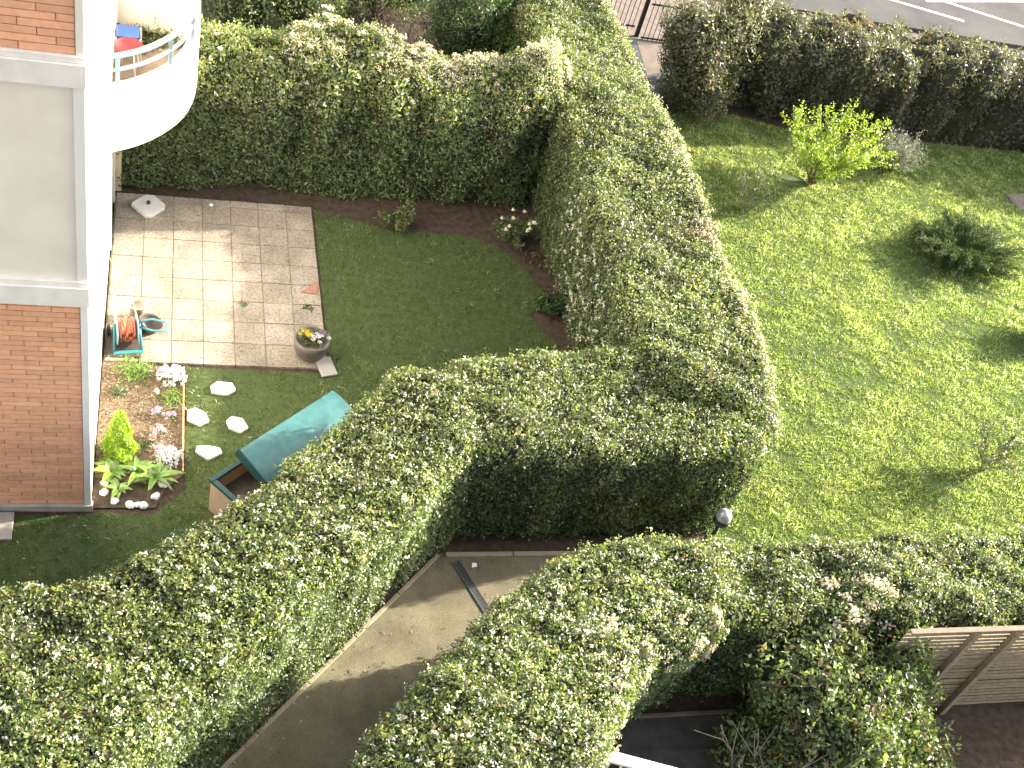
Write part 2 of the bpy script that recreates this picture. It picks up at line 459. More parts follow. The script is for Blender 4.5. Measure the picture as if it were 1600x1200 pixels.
HS = {}
def hedge(key, label, poly, h, top_pal='hedge_top', side_pal='hedge_side', dens=300, rnd=0.30, lump=0.09, leaf=(0.041, 0.023), side_dens=None, group='clipped garden hedges', hvar=0.06, per=5, cat='hedge', taper=0.08, shoots=0.06, core_in=0.075):
    P0 = chaikin(poly, 2)
    area = 0.5 * np.sum(P0[:, 0] * np.roll(P0[:, 1], -1) - np.roll(P0[:, 0], -1) * P0[:, 1])
    if area < 0: P0 = P0[::-1].copy(); area = -area
    c = P0.mean(0)
    root = thing('hedge', (c[0], c[1], 0), label, cat, group)
    root_inv = np.array([c[0], c[1], 0])
    # top
    n = int(area * dens)
    lo, hi = P0.min(0), P0.max(0)
    X = []; Y = []
    while sum(map(len, X)) < n:
        x = rng.uniform(lo[0], hi[0], n * 2); y = rng.uniform(lo[1], hi[1], n * 2)
        k = inside(P0, x, y); X.append(x[k]); Y.append(y[k])
    X = np.concatenate(X)[:n]; Y = np.concatenate(Y)[:n]
    d, nx, ny = edge_dist(P0, X, Y)
    k = d > rnd * .98
    X, Y = X[k], Y[k]
    Pt = np.stack([X, Y, np.full(len(X), float(h))], 1)
    Nt = np.tile([0, 0, 1.], (len(X), 1))
    e = np.roll(P0, -1, 0) - P0; el = np.hypot(e[:, 0], e[:, 1]); per_len = el.sum()
    cum = np.concatenate([[0], np.cumsum(el)])
    m_ = int(per_len * rnd * 1.571 * dens * .93)
    s = rng.uniform(0, per_len, m_); i = np.clip(np.searchsorted(cum, s) - 1, 0, len(el) - 1)
    base = P0[i] + e[i] * ((s - cum[i]) / el[i])[:, None]
    nn = np.stack([e[i][:, 1], -e[i][:, 0]], 1) / el[i][:, None]
    th = rng.uniform(0, math.pi / 2, m_)
    base = base - nn * (rnd * (1 - np.cos(th)))[:, None]
    Pt = np.concatenate([Pt, np.stack([base[:, 0], base[:, 1], h - rnd + rnd * np.sin(th)], 1)])
    Nt = np.concatenate([Nt, norm(np.stack([nn[:, 0] * np.cos(th), nn[:, 1] * np.cos(th), np.sin(th)], 1))])
    Pt[:, 2] += noise(Pt * [1, 1, 0], 0.9, 3) * hvar * np.clip(Nt[:, 2] * 1.5, 0, 1)
    # sides
    hs = h - rnd
    m_ = int(per_len * hs * (side_dens or dens))
    cum = np.concatenate([[0], np.cumsum(el)])
    s = rng.uniform(0, per_len, m_); i = np.clip(np.searchsorted(cum, s) - 1, 0, len(el) - 1)
    f = (s - cum[i]) / el[i]
    base = P0[i] + e[i] * f[:, None]
    nn = np.stack([e[i][:, 1], -e[i][:, 0]], 1) / el[i][:, None]
    z = rng.uniform(0.04, hs, m_)
    off = -taper * (1 - z / hs) * (1 - z / hs)
    base = base + nn * off[:, None]
    Ps = np.stack([base[:, 0], base[:, 1], z], 1)
    Ns = norm(np.stack([nn[:, 0], nn[:, 1], np.full(m_, .15)], 1))
    def finish(P, N, pal):
        disp = noise(P, 3.0, 1) * lump * .6 + noise(P, 7.5, 9) * lump * .5 + noise(P, 1.1, 5) * lump * .5
        P = P + N * (disp - np.abs(rng.normal(size=len(P))) * 0.045 + (rng.random(len(P)) < shoots) * rng.uniform(0, .10, len(P)))[:, None]
        # thinner foliage on faces turned away from the view and far along the hedges
        cd = norm(np.array([0, 0, 13.5]) - P)
        keep = rng.random(len(P)) < np.where((cd * N).sum(1) < -.05, .30, 1.0) * np.clip(1.9 - P[:, 0] / 14, .3, 1) * np.clip(2.6 - P[:, 1] / 13, .3, 1)
        P, N = P[keep], N[keep]
        Q, NN = sprigs(P, N, per, 0.026)
        t = np.repeat(pick_tint(pal, len(P), .16), per, 0) * (1 + rng.normal(size=(len(Q), 1)) * .18)
        mix = rng.random(len(Q)) < .3
        t[mix] = pick_tint(pal, int(mix.sum()))
        patch = noise(P, 1.3, 13)
        t *= np.repeat(1 + .16 * patch, per)[:, None]
        dry_ = np.repeat(np.clip(noise(P, 2.3, 17) - 1.15, 0, .6) * 1.5, per)[:, None]      # a few browned, thinner patches
        t = t * (1 - dry_) + dry_ * np.array([.15, .10, .05])
        return P, N, Q, NN, np.clip(t, .004, .9)
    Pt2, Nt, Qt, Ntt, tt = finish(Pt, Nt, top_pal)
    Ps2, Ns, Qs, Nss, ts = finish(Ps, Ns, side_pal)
    Q = np.concatenate([Qt, Qs]); NN = np.concatenate([Ntt, Nss]); T = np.concatenate([tt, ts])
    k = Q[:, 2] > 0.01
    Q, NN, T = Q[k], NN[k], T[k]
    sz = np.exp(rng.normal(size=len(Q)) * .25)
    leaves_obj('foliage', root, Q - root_inv, NN, leaf[0] * sz, leaf[1] * sz, T, up_bias=.3, spread=.75)
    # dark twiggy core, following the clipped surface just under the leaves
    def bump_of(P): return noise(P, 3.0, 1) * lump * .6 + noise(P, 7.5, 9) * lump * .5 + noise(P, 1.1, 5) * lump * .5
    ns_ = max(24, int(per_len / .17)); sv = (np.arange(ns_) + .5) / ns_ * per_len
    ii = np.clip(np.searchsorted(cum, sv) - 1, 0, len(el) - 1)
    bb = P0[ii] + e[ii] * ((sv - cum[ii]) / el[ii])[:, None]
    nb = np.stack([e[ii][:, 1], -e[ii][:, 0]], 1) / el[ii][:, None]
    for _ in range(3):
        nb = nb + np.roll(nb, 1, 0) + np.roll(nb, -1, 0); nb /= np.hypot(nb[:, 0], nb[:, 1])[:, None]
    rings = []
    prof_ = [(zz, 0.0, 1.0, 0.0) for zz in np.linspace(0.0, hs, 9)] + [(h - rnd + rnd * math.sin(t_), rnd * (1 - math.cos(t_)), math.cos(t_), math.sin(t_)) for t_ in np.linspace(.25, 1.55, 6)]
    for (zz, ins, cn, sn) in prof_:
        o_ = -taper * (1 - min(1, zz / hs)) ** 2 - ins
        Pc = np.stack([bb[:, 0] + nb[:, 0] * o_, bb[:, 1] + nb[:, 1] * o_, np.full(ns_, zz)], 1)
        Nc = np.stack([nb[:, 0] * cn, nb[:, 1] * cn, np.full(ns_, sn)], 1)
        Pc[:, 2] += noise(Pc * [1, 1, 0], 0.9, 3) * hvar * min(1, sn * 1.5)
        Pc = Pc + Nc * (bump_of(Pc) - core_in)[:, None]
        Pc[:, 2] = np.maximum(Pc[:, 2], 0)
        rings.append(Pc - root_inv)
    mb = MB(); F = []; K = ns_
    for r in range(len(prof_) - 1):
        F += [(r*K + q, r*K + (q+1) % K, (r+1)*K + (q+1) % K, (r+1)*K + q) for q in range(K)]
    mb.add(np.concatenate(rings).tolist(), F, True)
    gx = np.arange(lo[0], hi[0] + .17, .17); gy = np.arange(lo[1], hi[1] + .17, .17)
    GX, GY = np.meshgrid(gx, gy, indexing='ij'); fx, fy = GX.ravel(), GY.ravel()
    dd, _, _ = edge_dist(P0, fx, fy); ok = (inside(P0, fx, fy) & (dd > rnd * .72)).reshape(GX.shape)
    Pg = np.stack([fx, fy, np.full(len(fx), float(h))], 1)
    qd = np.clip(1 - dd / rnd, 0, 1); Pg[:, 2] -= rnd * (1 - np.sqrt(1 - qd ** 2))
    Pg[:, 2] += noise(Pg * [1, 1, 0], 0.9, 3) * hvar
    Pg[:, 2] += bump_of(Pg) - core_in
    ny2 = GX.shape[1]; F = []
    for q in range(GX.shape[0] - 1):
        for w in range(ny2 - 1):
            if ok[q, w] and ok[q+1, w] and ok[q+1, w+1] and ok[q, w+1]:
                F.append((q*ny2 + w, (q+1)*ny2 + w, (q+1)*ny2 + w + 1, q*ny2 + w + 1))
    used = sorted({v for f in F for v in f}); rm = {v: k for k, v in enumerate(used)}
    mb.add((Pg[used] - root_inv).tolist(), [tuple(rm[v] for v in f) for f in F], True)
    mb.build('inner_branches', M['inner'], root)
    HS[key] = dict(root=root, c=root_inv, top=(Pt2, Nt), side=(Ps2, Ns))
    return root

def petals_mesh(name, n, R, size, cols, dome=0.6):
    P = rng.normal(size=(n, 3)); P[:, 2] = np.abs(P[:, 2]) * dome
    P = norm(P) * R * rng.uniform(.45, 1, (n, 1)); P[:, 2] *= dome
    N = norm(P + [0, 0, R * .6])
    t = np.array(cols)[rng.integers(0, len(cols), n)] * rng.uniform(.85, 1.05, (n, 1))
    V, lo, st, tt = leaf_geo(P, N, size, size * .8, np.clip(t, 0, .9), spread=.6)
    return np_mesh(name, V, lo, st, M['petal'], tt)

WHITE = [(.82,.80,.76), (.78,.76,.70), (.70,.66,.60)]
CREAM = [(.78,.70,.58), (.70,.60,.47), (.81,.77,.68), (.62,.48,.38)]
BLOS = {'white': [petals_mesh('blossom_white', 14, .035, .028, WHITE) for _ in range(3)],
        'cream': [petals_mesh('blossom_cream', 30, .075, .036, CREAM) for _ in range(3)],
        'small': [petals_mesh('blossom_small', 6, .018, .022, WHITE) for _ in range(3)]}

def blossoms(key, which, kind, n, flt=None, smin=.8, smax=1.25):
    H = HS[key]; P, N = H[which]
    idx = np.arange(len(P))
    if flt is not None: idx = idx[flt(P)]
    if len(idx) == 0: return
    idx = rng.choice(idx, min(n, len(idx)), replace=False)
    for i in idx:
        o = link('blossom', BLOS[kind][random.randrange(3)], H['root'])
        o.location = tuple(P[i] - H['c'] + N[i] * .05)
        q = Vector(N[i]).to_track_quat('Z', 'Y')
        o.rotation_euler = q.to_euler()
        s_ = random.uniform(smin, smax); o.scale = (s_, s_, s_)

# ------------------------------------------------------------------ ground and surfaces
sheet('ground', [(-60, -40), (90, -40), (90, 90), (-60, 90)], 0.0, M['soil'])
LAWN_L = [(-4, 9.0), (-4, 10.3), (-.7, 10.3), (-.6, 10.35), (.1, 10.3), (.52, 10.75), (.52, 13.13), (2.72, 13.1), (2.74, 17.2), (3.3, 17.05), (4.2, 16.75), (5.4, 16.8), (6.1, 16.5), (6.5, 16.0), (6.75, 15.2), (6.35, 14.7), (6.7, 14.0), (6.6, 12.6), (4.6, 11.9), (3.2, 11.2), (1.9, 9.9), (.6, 8.7), (-.4, 8.0), (-2, 7.7), (-4, 7.4)]
LAWN_R = [(8.1, 8.2), (8.3, 10.3), (9.1, 11), (9.45, 14), (9.5, 18), (9.9, 18.2), (9.6, 19.0), (9.4, 21.0), (10.6, 21.3), (11.3, 21.75), (12.7, 21.9), (14.1, 21.5), (18, 21.6), (22, 21.7), (26, 21.8), (26, 8.4)]
sheet('lawn', LAWN_L, 0.012, M['turf_shaded'])
sheet('lawn', LAWN_R, 0.012, M['turf'])
PATH = [(-1.2, 4.41), (4.02, 9.63), (9.0, 9.63), (9.0, 8.5), (5.6, 8.2), (3.6, 6.6), (1.0, 4.0)]
sheet('path', PATH, 0.016, M['path'])
k = MB()
for a, b in (((-1.2, 4.40), (4.0, 9.60)),):
    d = (Vector(b) - Vector(a)); L_ = d.length; ang = math.atan2(d.y, d.x)
    for i in range(8):
        T = Matrix.Translation((a[0], a[1], 0)) @ Matrix.Rotation(ang, 4, 'Z')
        k.box(i * L_/8 + .004, (i+1) * L_/8 - .004, -.012, .050, -.02, .03, T)
for i in range(5):
    k.box(4.08 + i * 1.0 + .006, 5.08 + i * 1.0 - .006, 9.56, 9.64, -.02, .045)
tag(k.build('path_kerb', M['kerb'], bevel=0.008), kind='structure')
sheet('terrace', [(5.2, 4.0), (9.0, 4.0), (8.6, 6.3), (7.75, 6.92), (6.1, 6.98)], 0.006, M['terrace'])
tag(MB().box(6.15, 7.75, 6.95, 7.0, 0, .05).build('terrace_kerb', M['path'], bevel=.006), kind='structure')
tag(MB().box(6.05, 7.75, 6.44, 6.50, 0, .022).build('terrace_kerb', M['terrace'], bevel=.004), kind='structure')
sheet('forecourt', [(9.3, 22.6), (10.9, 22.3), (12.2, 23.6), (12.4, 24.75), (9.3, 25.05)], 0.010, M['dark_asphalt'])
sheet('pavement', [(8.6, 24.78), (12.45, 24.78), (13.2, 23.9), (34, 23.9), (34, 26.6), (8.6, 27.67)], 0.008, M['pink_pave'])
sheet('pavement', [(10.9, 23.2), (11.7, 23.6), (12.3, 24.7), (11.05, 24.74)], 0.014, M['pink_pave'])
k = MB(); k.add([(3, 27.9, 0), (34, 26.6, 0), (34, 26.75, 0), (3, 28.05, 0), (3, 27.9, .12), (34, 26.6, .12), (34, 26.75, .12), (3, 28.05, .12)], [(4,5,6,7),(0,1,5,4),(2,3,7,6)])
tag(k.build('road_kerb', M['asphalt']), kind='structure')
sheet('road', [(-20, 29.0), (70, 25.2), (70, 42), (-20, 45.8)], 0.010, M['asphalt'])
def strip(a, b, w):
    d = Vector(b) - Vector(a); n = Vector((-d.y, d.x)).normalized() * w / 2; a = Vector(a); b = Vector(b)
    return [tuple(a - n), tuple(b - n), tuple(b + n), tuple(a + n)]
sheet('road_marking', strip((19.2, 29.25), (22.25, 28.27), .13), 0.014, M['road_paint'])
sheet('road_marking', strip((21.75, 29.5), (27.2, 27.4), .13), 0.014, M['road_paint'])
sheet('road_marking', strip((21.4, 29.20), (29.0, 31.05), .13), 0.018, M['road_paint'])
sheet('pavement', [(-20, 45.8), (70, 42), (70, 60), (-20, 60)], 0.02, M['pink_pave'])

# grass blades
def grass(poly, n, holes=(), dry=0.25, length=0.055, tint_gain=1.0):
    P0 = np.array(poly, float); lo, hi = P0.min(0), P0.max(0)
    lo = np.maximum(lo, [-3, 7.3]); hi = np.minimum(hi, [20.6, 22.5])
    x = rng.uniform(lo[0], hi[0], n); y = rng.uniform(lo[1], hi[1], n)
    kx = inside(P0, x, y)
    for hp in holes: kx &= ~inside(np.array(hp), x, y)
    x, y = x[kx], y[kx]; n = len(x)
    P = np.stack([x, y, np.full(n, .01)], 1)
    pn = vnoise(x, y, .35, 0); fn = vnoise(x, y, 1.6, 1); ff = vnoise(x * .8 + y * .35, y, 5.0, 2, 2); fg = vnoise(x, y, 13.0, 5, 2)
    L_ = length * np.exp(rng.normal(size=n) * .3) * np.clip(1 + .16 * pn + .24 * fn + .26 * ff + .26 * fg, .3, 2.2)
    lean = np.stack([rng.normal(size=n) * .6 - .25, rng.normal(size=n) * .6 - .1, np.full(n, .75)], 1)
    lean = norm(lean)
    sd = norm(np.cross(lean, rng.normal(size=(n, 3))))
    W = rng.uniform(.007, .015, n)[:, None]
    tip = P + lean * np.clip(L_, .015, .13)[:, None]
    V = np.stack([P - sd * W / 2, P + sd * W / 2, tip], 1).reshape(-1, 3)
    g = np.array([[.135, .185, .046], [.18, .215, .066], [.092, .160, .038], [.27, .265, .125], [.45, .44, .33]])  # palest tint: dry blades, and glints painted into the grass colour
    pr = np.clip(np.stack([.36 + 0*pn, .30 + .10*pn, .30 - .12*pn - .06*fn, dry*.55 + .13*fn + .10*pn, dry*.34 + .09*ff + .05*fn], 1), .01, 1)
    cp = np.cumsum(pr / pr.sum(1, keepdims=True), 1)
    ci = (rng.random(n)[:, None] > cp).sum(1).clip(0, 4)
    t = g[ci] * tint_gain * (1 + rng.normal(size=(n, 1)) * .2) * (1 + .15 * fn + .13 * ff + .12 * fg)[:, None]
    o = link('grass', np_mesh('grass', V, np.arange(3 * n), np.arange(n) * 3, M['grass'], np.repeat(np.clip(t, .01, .8), 3, 0)))
    return tag(o, kind='stuff')

STEP = [[(.90,12.58),(1.12,12.55),(1.26,12.66),(1.20,12.80),(.98,12.82),(.88,12.72)],
        [(.54,12.02),(.72,11.92),(.86,12.02),(.80,12.18),(.66,12.27),(.55,12.22)],
        [(1.14,11.88),(1.30,11.80),(1.42,11.90),(1.34,12.08),(1.18,12.12),(1.10,12.02)],
        [(.66,11.42),(.84,11.27),(1.04,11.40),(1.00,11.50),(.80,11.54),(.68,11.53)]]
BED = [(-.68,10.42),(.14,10.42),(.24,10.75),(.49,11.0),(.47,13.1),(-.68,13.2)]
grass(LAWN_L, 90000, STEP + [BED], dry=.12, length=.045, tint_gain=.74)  # same grass as the large lawn, blades darkened to deepen its shade
grass(LAWN_R, 560000, [[(13.1,19.2),(13.7,19.3),(13.6,19.7),(13.0,19.7)]], dry=.34, length=.048, tint_gain=1.42)

# ------------------------------------------------------------------ the block of flats
XW = -0.70          # sunlit side wall
YF = 10.42          # street-side facade
flats = thing('apartment_building', (XW, YF, 0), 'block of flats with orange brick panels, cream panel and white bands', 'building')
OFF = Vector((-XW, -YF, 0))
def fpart(mb, name, material, bevel=0.0, parent=None):
    o = mb.build(name, material, parent or flats, bevel)
    if parent is None: o.location = OFF
    return o
fpart(MB().box(-7, XW, YF + .05, 20.5, 0, 12.2), 'wall', M['white'])
# front facade: corner pilaster strips, panels, bands
fpart(MB().box(-.775, XW + .012, YF - .02, YF + .05, 0.12, 3.77), 'corner_strip', M['white'], .004)
fpart(MB().box(-.80, XW + .012, YF - .02, YF + .05, 4.12, 6.63), 'corner_strip', M['white'], .004)
fpart(MB().box(-.765, XW + .012, YF - .02, YF + .05, 6.96, 9.5), 'corner_strip', M['cream'], .004)
fpart(MB().box(-7, XW + .03, YF - .05, YF + .05, 0, .118), 'plinth', M['plinth'], .006)
def band(z0, z1):
    b = MB().box(-7, XW + .03, YF - .075, YF + .048, z0, z1 - .07).box(-7, XW + .02, YF - .045, YF + .048, z1 - .068, z1)
    fpart(b, 'concrete_band', M['band'], .004)
band(3.772, 4.118); band(6.632, 6.958); band(9.50, 9.83)
fpart(MB().box(-7, -.802, YF + .012, YF + .05, 4.12, 6.63), 'cream_panel', M['cream'])
fpart(MB().box(-7, XW - .05, YF + .012, YF + .05, 9.83, 12.2), 'cream_panel', M['cream'])
fpart(MB().box(-7, -.777, YF + .022, YF + .05, .12, 3.77), 'mortar_bed', M['mortar'])
fpart(MB().box(-7, -.767, YF + .022, YF + .05, 6.96, 9.50), 'mortar_bed', M['mortar'])
brick_me = MB().box(-.5, .5, -.5, .5, -.5, .5)
brick_me = brick_me.mesh('brick', M['brick'])
bm = bmesh.new(); bm.from_mesh(brick_me); bmesh.ops.bevel(bm, geom=list(bm.edges), offset=.03, segments=1, affect='EDGES'); bm.to_mesh(brick_me); bm.free()
rest = MB()
def brick_wall(z0, z1, xr, xl_parts, course, length, depth=.034):
    rows = int(round((z1 - z0) / course)); course = (z1 - z0) / rows
    gap = .010
    for r in range(rows):
        zc = z0 + (r + .5) * course
        x = xr - (r % 3) * length / 3.0
        spans = []
        if r % 3: spans.append((x, xr))
        while x > -7:
            spans.append((x - length, x)); x -= length
        for (a, b) in spans:
            a2, b2 = a + gap / 2, b - gap / 2
            if b > xl_parts and z0 + r * course < 7.9:
                o = link('brick', brick_me, flats)
                o.location = Vector(((a2 + b2) / 2, YF + .022 - depth / 2 + random.uniform(0, .006) + .004, zc)) + OFF
                o.scale = (b2 - a2, depth, course - gap)
            else:
                rest.box(max(a2, -7), b2, YF - .008, YF + .02, zc - course/2 + gap/2, zc + course/2 - gap/2)
brick_wall(.12, 3.77, -.778, -1.75, .080, .46)
brick_wall(6.96, 9.50, -.768, -1.6, .083, .50)
o = fpart(rest, 'brick', M['brick']); o['kind'] = 'stuff'
# terracotta infill strip and glazed door in the side wall
fpart(MB().box(XW - .02, XW + .008, 11.93, 12.18, 1.8, 2.86), 'terracotta_panel', M['brick'])
dr = fpart(MB().box(XW - .02, XW + .03, 15.75, 15.83, 0, 2.15).box(XW - .02, XW + .03, 17.0, 17.08, 0, 2.15).box(XW - .02, XW + .03, 15.83, 17.0, 2.07, 2.15), 'patio_door', M['white_paint'])
fpart(MB().box(XW - .02, XW + .012, 15.84, 16.99, .02, 2.06), 'pane', M['glass'], parent=dr)
fpart(MB().box(-.77, -.58, 17.34, 17.50, 0, 2.42), 'support_post', M['beige_post'], .006)
# rounded balcony
def bal_curve(inset=0.0, z=0.0, n=14, yend=19.6):
    ctrl = [(-.70, 15.12), (-.45, 15.24), (-.18, 15.44), (.06, 15.70), (.26, 15.98), (.42, 16.32), (.52, 16.70), (.57, 17.15), (.58, 17.6), (.58, yend)]
    P = np.array(ctrl)
    t = np.gradient(P, axis=0); t /= np.hypot(t[:, 0], t[:, 1])[:, None]
    nrm = np.stack([t[:, 1], -t[:, 0]], 1)
    # smooth spline by Chaikin on the open line
    Q = P - nrm * inset
    for _ in range(2):
        R_ = [Q[0]]
        for a, b in zip(Q[:-1], Q[1:]): R_ += [a * .75 + b * .25, a * .25 + b * .75]
        R_.append(Q[-1]); Q = np.array(R_)
    return [(x, y, z) for x, y in Q]
balc = None
zb, zt = 2.42, 3.52
outer0, outer1 = bal_curve(0, zb), bal_curve(0, zt)
inner1, inner0 = bal_curve(.12, zt), bal_curve(.12, zb)
n_ = len(outer0); V = outer0 + outer1 + inner1 + inner0; F = []
for i in range(n_ - 1):
    for a in range(4):
        b = (a + 1) % 4
        F.append((a*n_ + i, a*n_ + i + 1, b*n_ + i + 1, b*n_ + i))
F.append((0, n_, 2*n_, 3*n_)); F.append((n_-1, 4*n_-1, 3*n_-1, 2*n_-1))
pm = MB().add(V, F, True)
balc = fpart(pm, 'balcony', M['white'])
for p_, sm in zip(balc.data.polygons, [True]*len(balc.data.polygons)): pass
bm = bmesh.new(); bm.from_mesh(balc.data); bmesh.ops.recalc_face_normals(bm, faces=bm.faces)
for e_ in bm.edges:
    if len(e_.link_faces) == 2 and e_.calc_face_angle() > .6: e_.smooth = False
bm.to_mesh(balc.data); bm.free()
fl = [(x, y) for x, y, _ in bal_curve(.121, 0)] + [(-.70, 19.6)]
fpart(MB().prism(fl, zb + .02, zb + .2), 'balcony_floor', M['floor_tile'], parent=balc)
fpart(MB().tube(bal_curve(.06, zt + .46), .044, 10), 'rail', M['rail'], parent=balc)
fpart(MB().tube(bal_curve(.06, zt + .24), .030, 8), 'rail', M['rail'], parent=balc)
cv = bal_curve(.06, 0)
for idx in (4, 16, 25, 33):
    if idx < len(cv):
        x, y, _ = cv[idx]
        fpart(MB().box(x - .03, x + .03, y - .03, y + .03, zt - .12, zt + .44), 'rail_post', M['rail'], .004, parent=balc)
fpart(MB().box(-.695, .455, 18.0, 18.07, zb + .2, zt + 1.3), 'partition', M['cream'], parent=balc)

# things on the balcony
ZF = zb + .2
t = thing('stool', (-.48, 16.98, ZF), 'round red stool on the balcony behind the rail', 'stool')
MB().lathe([(0, .5), (.2, .5), (.225, .485), (.225, .46), (.2, .445), (0, .445)], 24).build('seat', M['red'], t)
for a in range(4):
    th = a * math.pi / 2 + .6
    MB().tube([(.14*math.cos(th), .14*math.sin(th), .445), (.19*math.cos(th), .19*math.sin(th), 0)], .014, 6).build('leg', M['white_paint'], t)
t = thing('chair', (-.50, 17.45, ZF), 'white framed chair with blue seat on the balcony beside the red stool', 'chair')
MB().box(-.17, .17, -.17, .17, .42, .45).build('seat', M['blue'], t, .01)
MB().tube([(-.19, .2, .45), (-.19, .27, .9), (.19, .27, .9), (.19, .2, .45)], .015, 6).build('backrest', M['white_paint'], t)
for sx in (-1, 1):
    for sy in (-1, 1):
        MB().tube([(.18*sx, .18*sy, .42), (.2*sx, .21*sy, 0)], .014, 6).build('leg', M['white_paint'], t)

# ------------------------------------------------------------------ patio
pat = thing('patio', (.98, 15.2, 0), 'square patio of weathered beige paving slabs beside the white wall', 'patio')
pat['kind'] = 'structure'
PX0, PX1, PY0, PY1 = -.65, 2.69, 13.18, 17.25
MB().box(PX0 - 1.02 + .02, PX1 - .98 - .02, PY0 - 15.2 + .02, PY1 - 15.2 - .02, 0.0, .034).build('joint_bed', M['joint'], pat)
sw = (PX1 - PX0) / 7
slab_me = MB().box(-.5, .5, -.5, .5, -.5, .5).mesh('paving_slab', M['slab'])
bm = bmesh.new(); bm.from_mesh(slab_me); bmesh.ops.bevel(bm, geom=list(bm.edges), offset=.012, segments=1, affect='EDGES'); bm.to_mesh(slab_me); bm.free()
for r in range(9):
    y0 = PY0 + r * .485; y1 = min(y0 + .485, PY1)
    for cx in range(7):
        x0 = PX0 + cx * sw
        o = link('paving_slab', slab_me, pat)
        o.location = (x0 + sw/2 - .98, (y0 + y1)/2 - 15.2, .022 + random.uniform(-.004, .004))
        o.scale = (sw - random.uniform(.008, .015), y1 - y0 - random.uniform(.008, .015), .045)
        o.rotation_euler = (random.uniform(-.006, .006), random.uniform(-.006, .006), random.uniform(-.008, .008))
ZP = .046
# parasol base
t = thing('parasol_base', (-.11, 16.90, ZP), 'pale grey slab parasol base lying on the far corner of the patio', 'parasol base')
b = MB(); pts = [(-.29,-.03),(-.24,-.09),(-.06,-.30),(.06,-.30),(.26,-.06),(.27,.05),(.08,.28),(-.06,.28),(-.27,.06)]
b.prism(pts, 0, .06); b.build('slab', M['base_stone'], t, .012)
MB().lathe([(.034, .058), (.034, .10), (.024, .10), (.024, .06)], 14, (-.01, .03, 0)).build('socket', M['lamp_dark'], t)
t = tag(MB().lathe([(0, .03), (.022, .03), (.036, .012), (.036, 0)], 12).build('bottle_cap', M['white_paint'], loc=(.93, 17.08, ZP)), 'tiny white cap lying on the shaded far strip of the patio', 'cap')
# flower pot
t = thing('flower_pot', (2.42, 13.47, ZP), 'large round grey pot of yellow and white flowers at the patio corner', 'plant pot')
MB().lathe([(0, 0), (.15, 0), (.23, .08), (.275, .2), (.285, .30), (.275, .37), (.25, .37), (.245, .32), (0, .31)], 28).build('pot', M['grey_pot'], t)
MB().lathe([(0, .325), (.24, .315)], 20).build('soil', M['soil'], t)
P = rng.normal(size=(160, 3)) * [.11, .11, .02] + [0, 0, .35]
k_ = np.hypot(P[:, 0], P[:, 1]) < .25
leaves_obj('foliage', t, P[k_], np.tile([0, 0, 1.], (k_.sum(), 1)), .06, .03, pick_tint('garden', k_.sum()))
YEL = [(.80,.66,.03), (.78,.58,.02)]; PUR = [(.10,.04,.16), (.35,.25,.45)]
ym = petals_mesh('flower_yellow', 12, .03, .03, YEL); wm = petals_mesh('flower_white', 12, .03, .03, [(.82,.80,.84), (.80,.78,.80)]); pmh = petals_mesh('flower_purple', 10, .03, .03, PUR)
for i in range(12): link('flower', ym, t, loc=(-.13 + random.gauss(0, .05), .07 + random.gauss(0, .04), .42 + random.uniform(-.02, .02)), scale=(1.15,)*3)
for i in range(9): link('flower', wm, t, loc=(.08 + random.gauss(0, .07), -.03 + random.gauss(0, .06), .41 + random.uniform(-.02, .02)))
for i in range(6): link('flower', pmh, t, loc=(.15 + random.gauss(0, .04), .07 + random.gauss(0, .05), .41))
t = tag(MB().box(-.13, .13, -.20, .20, 0, .04).build('paving_piece', M['grey_slab'], bevel=.006, loc=(2.66, 13.22, .02), rot=(0, 0, .25)), 'loose grey slab on the grass beside the round flower pot', 'slab')
tp = MB().prism([(-.16,-.10),(.10,-.13),(.15,.08),(.10,.20),(.02,.06)], 0, .022)
tag(tp.build('terracotta_piece', M['terracotta'], bevel=.004, loc=(2.52, 15.03, ZP)), 'broken flat terracotta tile lying on the right edge of the patio', 'tile')
# weeds in the joints
def tuft(name, loc, label, cat, pal, n, R, hgt, leaf, group=None, parent=None, up=1.2):
    P = rng.normal(size=(n, 3)) * [R * .5, R * .5, 0] + [0, 0, .01]
    P[:, 2] = np.abs(rng.normal(size=n)) * hgt * .45
    N = norm(np.stack([P[:, 0], P[:, 1], np.full(n, R * .7)], 1))
    V, lo, st, tt = leaf_geo(P, N, leaf[0] * np.exp(rng.normal(size=n) * .25), leaf[1], pick_tint(pal, n), up_bias=up, spread=.6)
    root = thing(name, loc, label, cat, group)
    o = link('foliage', np_mesh('foliage', V, lo, st, M['leaf'], tt), root)
    o['kind'] = 'stuff'
    return root
tuft('weed', (2.46, 14.55, ZP), 'small green weed growing beside the terracotta piece on the patio', 'weed', 'garden', 40, .10, .08, (.07, .02))
tuft('weed', (1.42, 14.55, ZP), 'small weed in a sunlit joint near the patio centre', 'weed', 'garden', 26, .06, .03, (.05, .015))
tuft('weed', (2.58, 14.0, ZP), 'sparse dry weed on the patio edge just behind the flower pot', 'weed', 'red_leaf', 26, .09, .05, (.05, .015))

